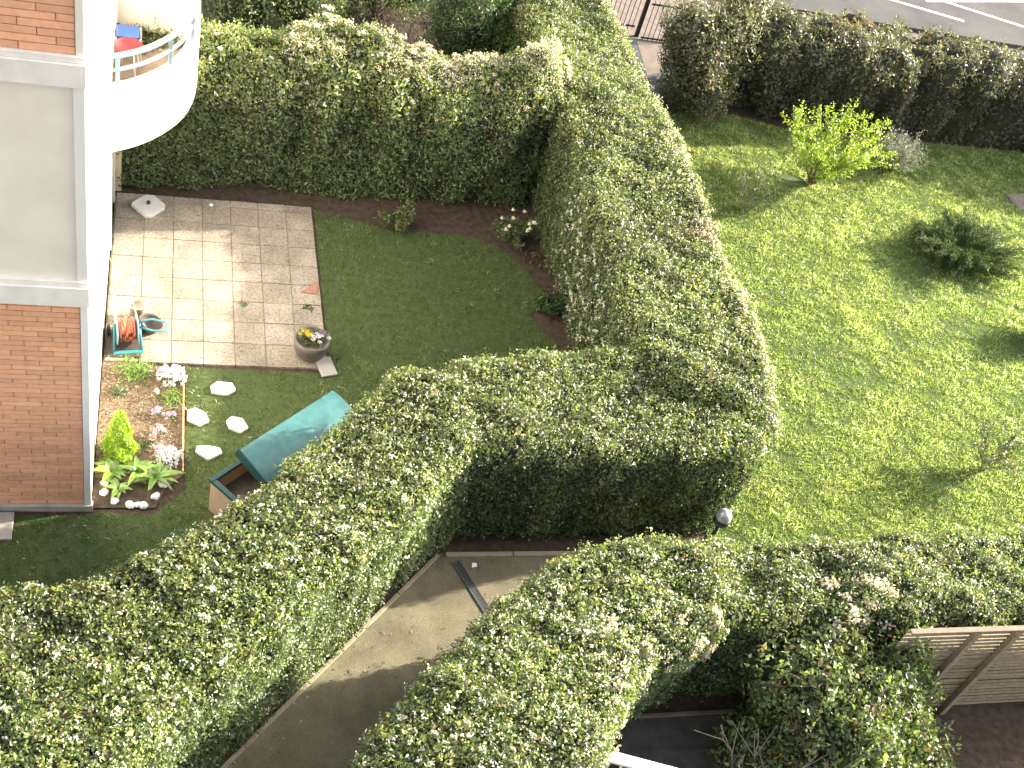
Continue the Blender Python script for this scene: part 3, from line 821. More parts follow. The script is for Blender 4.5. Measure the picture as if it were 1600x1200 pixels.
# hose cart and pots by the wall
t = thing('hose_cart', (-.36, 13.60, ZP), 'turquoise hose reel cart with orange hose beside the white wall', 'hose cart', rz=.15)
t.scale = (1.2, 1.2, 1.2)
for sx in (-1, 1):
    fr = MB().tube([(.17*sx, -.20, 0), (.15*sx, -.02, .34), (.14*sx, .16, .02)], .016, 7); fr.build('frame', M['turq'], t)
    T = Matrix.Translation((.125*sx, -.02, .24)) @ Matrix.Rotation(math.pi/2, 4, 'Y')
    MB().lathe([(0, -.008), (.19, -.008), (.20, 0), (.19, .008), (0, .008)], 24, T=T).build('reel_disc', M['blue_grey'], t)
    T = Matrix.Translation((.20*sx, .17, .075)) @ Matrix.Rotation(math.pi/2, 4, 'Y')
    MB().lathe([(0, -.02), (.06, -.02), (.075, -.012), (.075, .012), (.06, .02), (0, .02)], 18, T=T).build('wheel', M['lamp_dark'], t)
coil = MB(); pts = []
for i in range(7 * 16 + 1):
    a = i / 16 * 2 * math.pi; rr = .135 + .012 * math.sin(i * .9)
    pts.append((-.10 + .2 * i / 112, -.02 + rr * math.cos(a), .24 + rr * math.sin(a)))
coil.tube(pts, .017, 6); coil.build('hose', M['orange_hose'], t)
MB().tube([(.15, .0, .33), (.30, -.05, .42), (.46, -.10, .40), (.46, -.22, .36), (.30, -.20, .36), (.15, -.06, .30)], .015, 7).build('handle', M['turq'], t)
MB().tube([(-.15, -.02, .34), (.0, .02, .36), (.15, -.02, .34)], .014, 6).build('cross_bar', M['turq'], t)
MB().box(-.18, .18, -.24, -.18, 0, .03).build('foot_bar', M['turq'], t, .005)
hp = []
ctl = [(-.20, 13.55, .30), (-.22, 13.78, .42), (-.30, 14.05, .55), (-.42, 14.35, .62), (-.55, 14.65, .6), (-.66, 14.85, .62)]
tag(MB().tube(ctl, .007, 6).build('garden_hose', M['green_hose']), 'thin yellow green hose running from the wall to the hose cart', 'hose')
tag(MB().lathe([(0, 0), (.10, 0), (.125, .24), (.135, .25), (.135, .28), (.115, .28), (.105, .2), (0, .19)], 20).build('plant_pot', M['beige_pot'], loc=(-.22, 14.16, ZP)), 'empty beige pot behind the hose cart by the wall', 'plant pot')
T = Matrix.Rotation(math.radians(18), 4, 'Y')
tag(MB().lathe([(0, 0), (.12, 0), (.18, .15), (.19, .17), (.18, .18), (.165, .15), (.10, .03), (0, .03)], 24, T=T).build('bucket', M['brown_pot'], loc=(-.06, 13.86, ZP + .03)), 'dark brown tilted bucket beside the hose cart', 'bucket')
tag(MB().box(-.26, .26, -.30, .30, 0, .02).build('mat', M['brown_pot'], bevel=.004, loc=(-.40, 13.55, ZP)), 'brown mat lying under the hose cart against the wall', 'mat')

# ------------------------------------------------------------------ flower bed
sheet('flower_bed', BED, 0.022, M['bed_soil'])
sheet('soil_patch', [(-.68,10.42),(.14,10.42),(.24,10.80),(-.68,10.95)], 0.026, M['soil'])
eb = thing('bed_edging', (.49, 12.0, 0), 'thin wooden board edging the right side of the flower bed', 'edging')
MB().box(-.012, .012, -.98, .04, 0, .09).build('board', M['edging_wood'], eb, .003)
MB().box(-.012, .012, .05, 1.08, 0, .085).build('board', M['edging_wood'], eb, .003)
# bark chips
n = 2600
P = np.stack([rng.uniform(-.66, .45, n), rng.uniform(11.0, 13.1, n), rng.uniform(.024, .04, n)], 1)
cs = np.array([(.27,.185,.115), (.36,.27,.18), (.17,.11,.065), (.46,.38,.28)])[rng.integers(0, 4, n)]
V, lo, st, tt = leaf_geo(P, np.tile([0, 0, 1.], (n, 1)), rng.uniform(.02, .06, n), .018, cs, spread=.35, up_bias=0)
tag(link('bark_chips', np_mesh('bark_chips', V, lo, st, M['petal'], tt)), kind='stuff')
# golden conifer
t = thing('conifer', (-.37, 11.38, .02), 'bright yellow green cone shaped conifer in the flower bed', 'conifer')
n = 4200
u = rng.random(n) ** .7; zz = (1 - u) * .82
a = rng.uniform(0, 6.28, n); rad = (.03 + .20 * (1 - zz / .84) ** .8) * (1 + .18 * np.sin(a * 5 + zz * 14)) * rng.uniform(.75, 1.08, n)
P = np.stack([rad * np.cos(a), rad * np.sin(a), zz + .03], 1)
N = norm(np.stack([np.cos(a), np.sin(a), np.full(n, .4)], 1))
leaves_obj('foliage', t, P, N, .05, .018, pick_tint('conifer', n), up_bias=1.2, spread=.5)
MB().tube([(0, 0, 0), (0, 0, .7)], .018, 6, .006).build('trunk', M['bark'], t)
# broad leaved clumps
def strap_plant(loc, label, nl, L0, W0, pal, group='leafy plants round the conifer', lean=.8):
    t = thing('leafy_plant', loc, label, 'plant', group)
    cs = [c for c, _ in PAL[pal]]
    for i in range(nl):
        a = i * 2.4 + random.uniform(-.3, .3); L_ = L0 * random.uniform(.75, 1.2); W_ = W0 * random.uniform(.8, 1.2)
        V = []; F = []; prev = Vector((0, 0, .02))
        ca, sa = math.cos(a), math.sin(a); ln = lean * random.uniform(.7, 1.2)
        for k in range(6):
            s = k / 5; r = L_ * s * math.sin(min(1.35, .35 + ln * s * .8)); z = .02 + L_ * (s * .75 - .62 * ln * s * s)
            w = W_ * math.sin(math.pi * min(.98, .12 + .86 * s)) * .5
            c = Vector((ca * r, sa * r, max(z, .015))); sd = Vector((-sa, ca, 0)) * w
            V += [c - sd + Vector((0, 0, w * .35)), c, c + sd + Vector((0, 0, w * .35))]
        for k in range(5):
            for j in range(2): F.append((k*3 + j, k*3 + j + 1, k*3 + j + 4, k*3 + j + 3))
        c0 = np.array(random.choice(cs)) * random.uniform(.85, 1.2)
        loops = [q for f in F for q in f]
        me = np_mesh('leaf', np.array([tuple(v) for v in V]), loops, np.arange(len(F)) * 4, M['leaf'], np.tile(c0, (len(V), 1)), True)
        link('leaf', me, t)
strap_plant((-.46, 11.02, .02), 'pale green broad leaved plant between the conifer and the brick corner', 12, .32, .10, 'bright')
strap_plant((-.10, 11.02, .02), 'broad leaved plant just in front of the conifer', 11, .34, .085, 'bright')
strap_plant((.12, 10.92, .02), 'tallest yellow green leafy plant near the end of the bed edging', 13, .40, .09, 'bright')
strap_plant((-.36, 10.72, .02), 'small leafy plant beside the white edging stones', 9, .22, .07, 'bright')
tag(tuft('herb_clump', (-.22, 12.98, .02), 'light green feathery clump at the top of the flower bed', 'plant', 'bright', 420, .28, .22, (.08, .016)))
tuft('herb_clump', (.30, 12.42, .02), 'low green clump below the upper white flowers', 'plant', 'bright', 160, .18, .12, (.07, .02))
tuft('herb_clump', (-.45, 12.55, .02), 'sparse green clump close to the white wall in the flower bed', 'plant', 'garden', 110, .16, .12, (.06, .016))
tuft('herb_clump', (-.05, 12.2, .02), 'thin greyish herb clump in the middle of the bark chips', 'plant', 'silver', 90, .15, .12, (.05, .012))
tuft('herb_clump', (-.02, 11.55, .02), 'green herb clump between the conifer and the pink flowers', 'plant', 'garden', 120, .15, .13, (.06, .015))
def flower_clump(loc, label, cols, n, R, size, hgt, group=None, leaf_n=160, fl=12):
    t = thing('flower_clump', loc, label, 'flowers', group)
    P = rng.normal(size=(leaf_n, 3)) * [R*.5, R*.5, .02]; P[:, 2] = np.abs(P[:, 2]) + hgt * .4
    leaves_obj('foliage', t, P, np.tile([0, 0, 1.], (leaf_n, 1)), .05, .018, pick_tint('garden', leaf_n))
    me = [petals_mesh('flower', fl, size * .55, size * .5, cols) for _ in range(2)]
    for i in range(n):
        a = random.uniform(0, 6.28); r = R * math.sqrt(random.random())
        link('flower', me[i % 2], t, loc=(r*math.cos(a), r*math.sin(a), hgt * (1 - .4 * (r/R)**2) + random.uniform(-.01, .02)))
    return t
LIL = [(.72,.70,.78), (.80,.79,.82), (.60,.56,.70)]; PNK = [(.80,.48,.56), (.76,.40,.50), (.80,.60,.66)]; LAV = [(.48,.36,.66), (.58,.46,.72)]
flower_clump((.29, 12.82, .02), 'large white flower clump at the patio end of the flower bed', LIL, 75, .22, .06, .18)
flower_clump((.30, 11.25, .02), 'white flower clump at the lawn end of the bed edging', LIL, 65, .20, .055, .16)
flower_clump((.12, 12.48, .02), 'single pale pink flower tuft just below the upper white clump', PNK, 4, .05, .07, .16, leaf_n=24)
flower_clump((.14, 12.10, .02), 'lilac flowers nearest the middle of the bed, left of the edging', LAV, 8, .08, .06, .13, leaf_n=40)
flower_clump((.32, 12.02, .02), 'lilac flowers close against the wooden edging board', LAV, 9, .09, .055, .13, leaf_n=40)
flower_clump((.17, 11.78, .02), 'mauve pink flowers between the lilac ones and the lowest pinks', PNK + LAV, 9, .09, .06, .14, leaf_n=40)
flower_clump((.08, 11.60, .02), 'strong pink flower tuft beside the conifer', PNK, 5, .06, .07, .15, leaf_n=30)
flower_clump((.16, 11.42, .02), 'pale pink flower tuft just above the lower white clump', PNK, 5, .06, .07, .15, leaf_n=30)
# white edging stones
WS = [(-.54,10.68,'beside the brick corner'), (-.55,10.84,'between the wall and the leafy plants'), (-.40,10.53,'second from the brick corner in the curved row'), (-.20,10.47,'middle of the curved row, flat and long'), (-.03,10.46,'tallest at the middle of the curved row'), (.14,10.62,'where the curved row turns up the lawn'), (.22,10.82,'next to the tallest leafy plant'), (.18,11.0,'closest to the lower white flowers'), (-.11,10.47,'wedged between two others in the curved row')]
for i, (x, y, w_) in enumerate(WS):
    n = 9; R = random.uniform(.04, .06)
    b = MB(); prof = [(1.0, 0), (1.05, .35), (.8, .8), (.35, 1.0)]
    ang = [random.uniform(.8, 1.2) for _ in range(n)]
    V = []; F = []
    for (rr, z) in prof:
        for k in range(n):
            th = 2*math.pi*k/n; V.append((R*rr*ang[k]*1.25*math.cos(th), R*rr*ang[k]*math.sin(th), z*R*.9))
    for q in range(3):
        F += [(q*n+k, q*n+(k+1) % n, (q+1)*n+(k+1) % n, (q+1)*n+k) for k in range(n)]
    F.append(tuple(3*n + k for k in range(n)))
    b.add(V, F)
    tag(b.build('edging_stone', M['stone_white'], loc=(x, y, .02), rot=(0, 0, random.uniform(0, 3))), 'small white edging stone ' + w_, 'stone', 'white stones edging the flower bed')
SL = ['white stepping stone nearest the patio', 'white stepping stone nearest the flower bed edging', 'white stepping stone nearest the teal box lid', 'white stepping stone nearest the lower white flowers, widest of the four']
for poly, l_ in zip(STEP, SL):
    c = np.mean(poly, 0)
    pp = np.array(poly) - c
    b = MB().prism([tuple(p) for p in pp], 0, .05)
    tag(b.build('stepping_stone', M['stone_white'], loc=(c[0], c[1], .008), bevel=.008), l_, 'stepping stone', 'white stepping stones in the small lawn')

# ------------------------------------------------------------------ storage box with teal lid
ang = math.atan2(12.03 - 10.77, 2.52 - 1.05)
t = thing('storage_box', (1.88, 10.91, 0), 'beige garden storage box with a long tilted teal lid against the hedge', 'storage box', rz=ang)
L2, W2, HB = 1.12, .30, .62
b = MB()
for (x0, x1, y0, y1) in ((-L2, L2, -W2, -W2 + .03), (-L2, L2, W2 - .03, W2), (-L2, -L2 + .03, -W2 + .03, W2 - .03), (L2 - .03, L2, -W2 + .03, W2 - .03)):
    b.box(x0, x1, y0, y1, 0, HB)
b.build('body', M['box_beige'], t)
MB().box(-L2 + .03, L2 - .03, -W2 + .03, W2 - .03, .05, .36).build('contents', M['box_inside'], t)
b = MB()
for (x0, x1, y0, y1) in ((-L2 - .02, L2 + .02, -W2 - .02, -W2 + .05), (-L2 - .02, L2 + .02, W2 - .05, W2 + .02), (-L2 - .02, -L2 + .05, -W2 + .052, W2 - .052), (L2 - .05, L2 + .02, -W2 + .052, W2 - .052)):
    b.box(x0, x1, y0, y1, HB, HB + .06)
b.build('rim', M['teal_dark'], t, .006)
# gently vaulted lid
b = MB(); V = []; F = []
nx_, ny_ = 2, 12
prof = [(-W2 - .05, .66), (-W2 - .05, .74)] + [(-W2 - .05 + (2*W2 + .1) * k / ny_, .74 + .075 * math.sin(math.pi * k / ny_) ** .8) for k in range(1, ny_)] + [(W2 + .05, .74), (W2 + .05, .66)]
for x in (-.68, 1.14):
    V += [(x, y, z + .03) for y, z in prof]
q = len(prof)
F = [(i, i + 1, q + i + 1, q + i) for i in range(q - 1)] + [tuple(range(q - 1, -1, -1)), tuple(range(q, 2*q)), (0, q, 2*q - 1, q - 1)]
b.add(V, F)
lid = b.build('lid', M['teal'], t)
bm = bmesh.new(); bm.from_mesh(lid.data); bmesh.ops.recalc_face_normals(bm, faces=bm.faces); bm.to_mesh(lid.data); bm.free()
lid_edge = MB().box(-.695, -.675, -W2 - .055, W2 + .055, .68, .86).build('lid_edge', M['teal_dark'], t, .004)
piv = Vector((0, -W2, .70)); RX = Matrix.Rotation(math.radians(16), 3, 'X')      # lid stands ajar, raised on the lawn side
for o_ in (lid, lid_edge):
    o_.rotation_euler = (math.radians(16), 0, 0); o_.location = piv - RX @ piv - Vector((0, 0, .03))
for x_ in (-.2, .7): MB().box(x_ - .06, x_ + .06, -W2 - .075, -W2 - .03, .64, .74).build('hinge', M['lamp_dark'], t, .004)
tag(MB().box(-.26, .24, -.22, .22, 0, .04).build('paving_slab', M['grey_slab'], bevel=.006, loc=(-1.88, 10.11, .012)), 'grey concrete slab on the shaded ground below the brick facade', 'slab')

# ------------------------------------------------------------------ hedges
hedge('back', 'tall cream flowered hedge behind the patio lawn and balcony',
      [(-2.5, 17.55), (2, 17.55), (5.5, 17.6), (7.15, 17.65), (7.3, 19.3), (5, 19.35), (2, 19.3), (-2.5, 19.3)], 2.78, dens=480, lump=.17, hvar=.16, rnd=.95, leaf=(.055, .028), shoots=.14, core_in=.09)
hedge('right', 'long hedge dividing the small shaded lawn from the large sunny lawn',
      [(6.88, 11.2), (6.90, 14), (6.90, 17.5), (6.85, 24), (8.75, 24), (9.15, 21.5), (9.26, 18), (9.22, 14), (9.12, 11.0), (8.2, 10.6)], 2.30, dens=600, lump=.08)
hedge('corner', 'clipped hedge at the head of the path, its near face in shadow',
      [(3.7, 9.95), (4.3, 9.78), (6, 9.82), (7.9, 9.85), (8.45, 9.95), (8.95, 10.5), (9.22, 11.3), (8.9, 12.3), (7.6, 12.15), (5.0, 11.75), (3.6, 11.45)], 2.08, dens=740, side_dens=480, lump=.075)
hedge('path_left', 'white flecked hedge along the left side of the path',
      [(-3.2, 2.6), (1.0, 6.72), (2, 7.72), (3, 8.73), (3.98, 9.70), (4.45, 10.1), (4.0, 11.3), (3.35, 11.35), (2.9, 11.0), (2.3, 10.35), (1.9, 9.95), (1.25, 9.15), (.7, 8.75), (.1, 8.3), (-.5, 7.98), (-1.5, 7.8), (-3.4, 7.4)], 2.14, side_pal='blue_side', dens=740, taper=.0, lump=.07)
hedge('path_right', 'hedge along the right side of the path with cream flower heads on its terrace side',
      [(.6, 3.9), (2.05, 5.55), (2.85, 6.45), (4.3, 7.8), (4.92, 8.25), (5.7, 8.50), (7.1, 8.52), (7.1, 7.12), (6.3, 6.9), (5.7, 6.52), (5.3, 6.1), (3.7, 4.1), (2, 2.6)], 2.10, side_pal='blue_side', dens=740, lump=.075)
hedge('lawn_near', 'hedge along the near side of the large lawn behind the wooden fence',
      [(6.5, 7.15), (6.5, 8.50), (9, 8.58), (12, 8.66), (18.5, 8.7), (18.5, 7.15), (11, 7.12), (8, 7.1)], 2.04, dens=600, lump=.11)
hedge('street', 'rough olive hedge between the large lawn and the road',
      [(12.3, 22.6), (13.2, 21.9), (15, 21.6), (20.5, 21.75), (22.2, 20.6), (23, 20.0), (26, 19.9), (26, 23.6), (19, 23.6), (14, 23.7), (12.3, 23.5)], 2.1, top_pal='olive', side_pal='olive_shaded', dens=230, rnd=.65, lump=.22, hvar=.16, leaf=(.07, .034), shoots=.2, core_in=.11)

# blossoms; the smallest flecks are too many to pick apart and are joined
def fleck_blossoms(key, which, n, R_, pal, flt=None):
    H = HS[key]; P, N = H[which]
    idx = np.arange(len(P))
    if flt is not None: idx = idx[flt(P)]
    idx = rng.choice(idx, min(n, len(idx)), replace=False)
    Q, NN = sprigs(P[idx] + N[idx] * .045, N[idx], 5, R_)
    t = np.repeat(np.array(pal)[rng.integers(0, len(pal), len(idx))], 5, 0) * rng.uniform(.85, 1.05, (len(Q), 1))
    leaves_obj('blossom', H['root'], Q - H['c'], NN, .026, .022, np.clip(t, 0, .9), material=M['petal'], spread=.6)
fleck_blossoms('back', 'top', 1500, .035, CREAM, lambda P: (P[:, 1] > 18.0) & (P[:, 0] > 2.0) & (noise(P, 2.2, 4) > -.2))
fleck_blossoms('back', 'top', 260, .02, WHITE)
fleck_blossoms('right', 'top', 700, .016, WHITE)
fleck_blossoms('right', 'top', 420, .025, CREAM, lambda P: P[:, 0] > 8.75)
fleck_blossoms('right', 'side', 160, .016, WHITE, lambda P: (P[:, 0] < 7.1) & (P[:, 1] < 16))
fleck_blossoms('corner', 'top', 380, .014, WHITE)
fleck_blossoms('path_left', 'top', 700, .014, WHITE)
fleck_blossoms('path_left', 'side', 300, .014, WHITE, lambda P: P[:, 0] - P[:, 1] > -6.2)
fleck_blossoms('path_right', 'top', 700, .016, WHITE)
fleck_blossoms('path_right', 'top', 260, .03, CREAM, lambda P: (P[:, 0] - P[:, 1] > -1.6))
fleck_blossoms('lawn_near', 'top', 420, .018, WHITE)
blossoms('back', 'top', 'cream', 190, lambda P: (P[:, 1] > 18.5) & (P[:, 0] > 2.2), .8, 1.4)
blossoms('back', 'top', 'cream', 50, lambda P: (P[:, 0] > 2.2) & (P[:, 1] > 17.7), .5, .9)
blossoms('back', 'top', 'white', 60, lambda P: P[:, 0] > .5)
blossoms('right', 'side', 'white', 95, lambda P: (P[:, 0] < 7.1) & (P[:, 1] < 15.8) & (P[:, 1] > 12.0) & (P[:, 2] > .35))
blossoms('right', 'top', 'cream', 60, lambda P: (P[:, 0] > 8.7) & (P[:, 1] < 17), .5, .8)
blossoms('path_left', 'top', 'white', 130, lambda P: P[:, 1] < 9.8)
blossoms('path_right', 'top', 'white', 110)
blossoms('path_right', 'top', 'cream', 14, lambda P: (P[:, 1] < 7.3) & (P[:, 0] > 4.8))
blossoms('path_right', 'side', 'cream', 34, lambda P: (P[:, 1] < 7.2) & (P[:, 0] > 4.6) & (P[:, 2] > .9))
blossoms('lawn_near', 'top', 'cream', 16, lambda P: (P[:, 1] < 7.7) & (P[:, 0] > 8.3) & (P[:, 0] < 9.3), 1.0, 1.6)
blossoms('lawn_near', 'top', 'white', 40)

# ------------------------------------------------------------------ shrubs and trees
def branchy(root, n, H_, spread, base_r, seed=0, curve=.3, sub=3, mat_=None, up=.9, name='branches', asym=(0, 0)):
    """woody stems from one base; returns points and directions along the twigs"""
    r_ = random.Random(seed); mb = MB(); pts = []; dirs = []
    for i in range(n):
        a = i * 2.399 + r_.uniform(-.4, .4); s = spread * r_.uniform(.35, 1.0); h = H_ * r_.uniform(.65, 1.05) * (1 - .35 * (s / spread) ** 2)
        p0 = Vector((r_.uniform(-.05, .05), r_.uniform(-.05, .05), 0))
        end = Vector((math.cos(a) * s + asym[0] * h, math.sin(a) * s + asym[1] * h, h * up))
        line = []
        for k in range(7):
            u = k / 6
            p = p0.lerp(end, u); p.z = end.z * (u ** (1 - curve * .5)); p += Vector((r_.gauss(0, .02), r_.gauss(0, .02), r_.gauss(0, .015))) * (k > 0)
            line.append(p)
        mb.tube(line, base_r, 5, base_r * .25, False)
        for k in range(1, 7):
            d = (line[k] - line[k-1])
            for q in range(4): pts.append(line[k-1] + d * (q / 4)); dirs.append(d.normalized())
        for j in range(sub):
            k = r_.randint(2, 5); d = (line[k] - line[k-1]).normalized()
            tw = (d + Vector((r_.gauss(0, .6), r_.gauss(0, .6), r_.gauss(.2, .35)))).normalized(); Ls = H_ * r_.uniform(.18, .36)
            l2 = [line[k] + tw * (Ls * q / 3) + Vector((0, 0, .03 * q * q * .1)) for q in range(4)]
            mb.tube(l2, base_r * .45, 4, base_r * .15, False)
            for q in range(9): pts.append(l2[0].lerp(l2[3], q / 8)); dirs.append(tw)
    mb.build(name, mat_ or M['bark'], root)
    return np.array([tuple(p) for p in pts]), np.array([tuple(d) for d in dirs])

def leafy(root, pts, dirs, per, leaf, pal, jit=.03, zmin=.0, material=None, along=.5):
    k = pts[:, 2] > zmin; pts = pts[k]; dirs = dirs[k]
    Q = np.repeat(pts, per, 0) + rng.normal(size=(len(pts) * per, 3)) * jit
    D = np.repeat(dirs, per, 0)
    ax = norm(D * along + rng.normal(size=Q.shape) * .6)
    n = len(Q)
    return leaves_obj('foliage', root, Q, norm(rng.normal(size=Q.shape) + [0, 0, .8]), leaf[0] * np.exp(rng.normal(size=n) * .2), leaf[1], pick_tint(pal, n), axis=ax, spread=.3, material=material)

t = thing('shrub', (13.75, 19.45, 0), 'bright yellow green upright shrub standing on the large lawn', 'shrub')
p, d = branchy(t, 22, 2.1, 1.35, .016, 3, sub=5, asym=(.14, .0))
leafy(t, p, d, 6, (.06, .03), 'yellow', .03, .35)
t = thing('shrub', (16.2, 20.3, 0), 'grey twiggy shrub beside the bright yellow green shrub', 'shrub')
p, d = branchy(t, 34, 1.05, .62, .010, 5, sub=4, mat_=M['twig_grey'])
leafy(t, p, d, 3, (.045, .014), 'silver', .03, .15)
t = thing('sapling', (11.75, 18.3, 0), 'thin sparse sapling beside the long hedge on the lawn', 'sapling')
p, d = branchy(t, 10, 1.15, .45, .011, 8, sub=4, mat_=M['twig_grey'])
leafy(t, p, d, 2, (.045, .02), 'bush', .03, .3)
t = thing('sapling', (14.0, 11.32, 0), 'sparse young sapling casting a branching shadow on the near lawn', 'sapling')
p, d = branchy(t, 9, 1.1, .62, .017, 12, sub=5, mat_=M['twig_grey'])
leafy(t, p, d, 3, (.055, .024), 'bush', .03, .3)
# spreading juniper
t = thing('juniper', (16.4, 17.25, 0), 'low dark green spreading juniper on the lawn', 'juniper')
mb = MB(); pts = []; dr_ = []
for i in range(190):
    a = random.uniform(0, 6.283); R = random.uniform(.45, 1.38) * (1.15 if math.cos(a - .3) > 0 else .95); zz = random.uniform(.12, .62)
    line = [Vector((math.cos(a) * R * u, math.sin(a) * R * u * .82, .05 + zz * (u ** .7) - .08 * u * u)) for u in (0, .25, .5, .75, 1)]
    mb.tube(line, .012, 4, .004, False)
    for k in range(1, 5):
        dd = line[k] - line[k-1]
        for q in range(7): pts.append(tuple(line[k-1] + dd * q / 7)); dr_.append(tuple(dd.normalized()))
mb.build('branches', M['bark'], t)
leafy(t, np.array(pts), np.array(dr_), 10, (.085, .012), 'juniper', .035, .05, along=1.6, material=M['needle'])
t = thing('shrub', (17.1, 14.7, 0), 'dark clipped shrub at the right edge of the lawn', 'shrub')
p, d = branchy(t, 30, .7, .42, .010, 21, sub=4)
leafy(t, p, d, 8, (.05, .022), 'juniper', .05, .05)

def blob_shrub(name, loc, label, cat, lobes, n, leaf, pal, group=None, stems=10, spread=.8):
    """crown of leaf clumps spread through several lobes, over stems"""
    t = thing(name, loc, label, cat, group)
    Ps = []; Ns = []
    tot = sum(r[3] * r[4] for r in lobes)
    for (x, y, z, r, h) in lobes:
        m_ = int(n / 4 * r * h / tot)
        u = norm(rng.normal(size=(m_, 3)))
        rad = 1 - np.abs(rng.normal(size=m_)) * .20
        rad = rad + noise(u * 2 + [x, y, z], 2.2, 3) * .20
        Pq = u * rad[:, None] * [r, r, h] + [x, y, z]
        Ps.append(Pq); Ns.append(u)
    P = np.concatenate(Ps); N = np.concatenate(Ns)
    k = P[:, 2] > .04; P, N = P[k], N[k]
    Q, NN = sprigs(P, N, 4, .04)
    tt = np.repeat(pick_tint(pal, len(P), .2), 4, 0) * (1 + rng.normal(size=(len(Q), 1)) * .15)
    sz = np.exp(rng.normal(size=len(Q)) * .25)
    leaves_obj('foliage', t, Q, NN, leaf[0] * sz, leaf[1] * sz, np.clip(tt, .004, .9), spread=spread)
    mb = MB(); r_ = random.Random(len(P))
    for i in range(stems):
        (x, y, z, r, h) = lobes[i % len(lobes)]
        e = Vector((x + r_.gauss(0, r * .4), y + r_.gauss(0, r * .4), max(.3, z + r_.gauss(0, h * .3))))
        mb.tube([Vector((r_.gauss(0, .08), r_.gauss(0, .08), 0)), e * .5 + Vector((r_.gauss(0, .06), r_.gauss(0, .06), .1)), e], .022, 5, .006, False)
    mb.build('branches', M['bark'], t)
    mb = MB()
    for (x, y, z, r, h) in lobes:
        mb.lathe([(max(.01, r * .62 * math.sin(math.pi * q / 6)), z - h * .62 * math.cos(math.pi * q / 6)) for q in range(7)], 10, (x, y, 0))
    mb.build('inner_branches', M['inner'], t)
    return t

blob_shrub('shrub', (11.5, 22.0, 0), 'big grey green bush beside the iron gate', 'bush', [(0, .1, 1.0, .85, 1.1), (-.35, .3, 1.6, .75, .95), (.55, .4, 1.5, .8, 1.0), (.15, -.35, .7, .6, .7), (1.15, .9, 1.6, .8, 1.0)], 26000, (.07, .034), 'olive')
blob_shrub('tree', (5.9, 21.9, 0), 'green feathery conifer behind the tall back hedge', 'tree', [(0, 0, 1.6, .9, 1.5), (.4, .3, 2.2, .6, .9)], 14000, (.09, .018), 'garden')
blob_shrub('shrub', (7.2, 22.3, 0), 'light green bush behind the right end of the back hedge', 'bush', [(-.4, -.3, 1.1, .8, 1.0), (.3, .2, 1.2, .8, 1.0)], 14000, (.06, .03), 'lime_top')
blob_shrub('shrub', (4.6, 24.3, 0), 'dark bush seen through the gap beyond the back hedge', 'bush', [(-.9, 0, .9, .9, .9), (.6, .3, 1.0, 1.0, 1.0)], 12000, (.06, .03), 'hedge_side')
blob_shrub('shrub', (2.4, 22.4, 0), 'dark green bush behind the left part of the back hedge', 'bush', [(-.9, 0, 1.1, .9, 1.1), (.3, .2, 1.2, .9, 1.1)], 14000, (.06, .03), 'hedge_side')
t = thing('shrub', (4.55, 21.2, 0), 'leafless brown shrub in the gap behind the back hedge', 'shrub')
p, d = branchy(t, 24, 2.3, .8, .014, 31, sub=5)
leafy(t, p, d, 1, (.04, .015), 'red_leaf', .03, .6)

# small plants at the foot of the shaded hedges
def garden_plant(loc, label, pal, H_, sp, n, per, leaf, seed, name='garden_plant', cat='plant'):
    t = thing(name, loc, label, cat)
    p, d = branchy(t, n, H_, sp, .007, seed, sub=3)
    leafy(t, p, d, per, leaf, pal, .03, .05)
    return t
garden_plant((4.25, 16.85, 0), 'small rose bush at the foot of the tall back hedge', 'bush', .5, .28, 10, 5, (.05, .028), 41, 'rose_bush', 'rose bush')
garden_plant((6.72, 14.85, 0), 'small plant in bare soil at the foot of the long hedge', 'garden', .4, .3, 9, 5, (.06, .025), 43)
t = garden_plant((6.35, 16.7, 0), 'plant with cream flowers in the shaded corner where the hedges meet', 'hedge_side', .5, .4, 12, 5, (.06, .02), 44)
cm = petals_mesh('flower_cream', 14, .04, .04, [(.80,.74,.52), (.82,.80,.68)])
for i in range(11): link('flower', cm, t, loc=(random.uniform(-.35, .4), random.uniform(-.3, .35), random.uniform(.4, .6)))
tuft('garden_plant', (6.75, 16.25, 0), 'reddish leafed low plant beside the cream flowers', 'plant', 'red_leaf', 120, .3, .15, (.07, .03))

# ------------------------------------------------------------------ terrace side, near right
blob_shrub('shrub', (8.45, 6.25, 0), 'large leafy bush growing over the terrace in front of the fence', 'bush', [(0, .2, 1.0, 1.05, .95), (-.5, .5, 1.3, .7, .75), (.75, .25, .9, .8, .85), (.5, -.6, .55, .8, .6), (1.45, -.25, .42, .55, .5), (-.1, .75, 1.5, .6, .55), (1.15, .72, 1.45, .42, .5), (.15, -.35, 1.2, .5, .6), (1.0, -.75, .4, .5, .4), (-.9, -.1, .6, .55, .5)], 36000, (.070, .038), 'bush', stems=26, spread=1.0)
HS['bush'] = None
t = thing('bare_shrub', (7.45, 5.62, 0), 'bare grey branched twigs with one yellow bud in front of the leafy bush', 'shrub')
p, d = branchy(t, 14, 2.05, .85, .017, 51, sub=4, mat_=M['twig_grey'], curve=.1)
MB().lathe([(0, -.035), (.035, 0), (.028, .03), (0, .04)], 10).build('bud', M['yellow_bud'], t, loc=(.30, .36, .75))
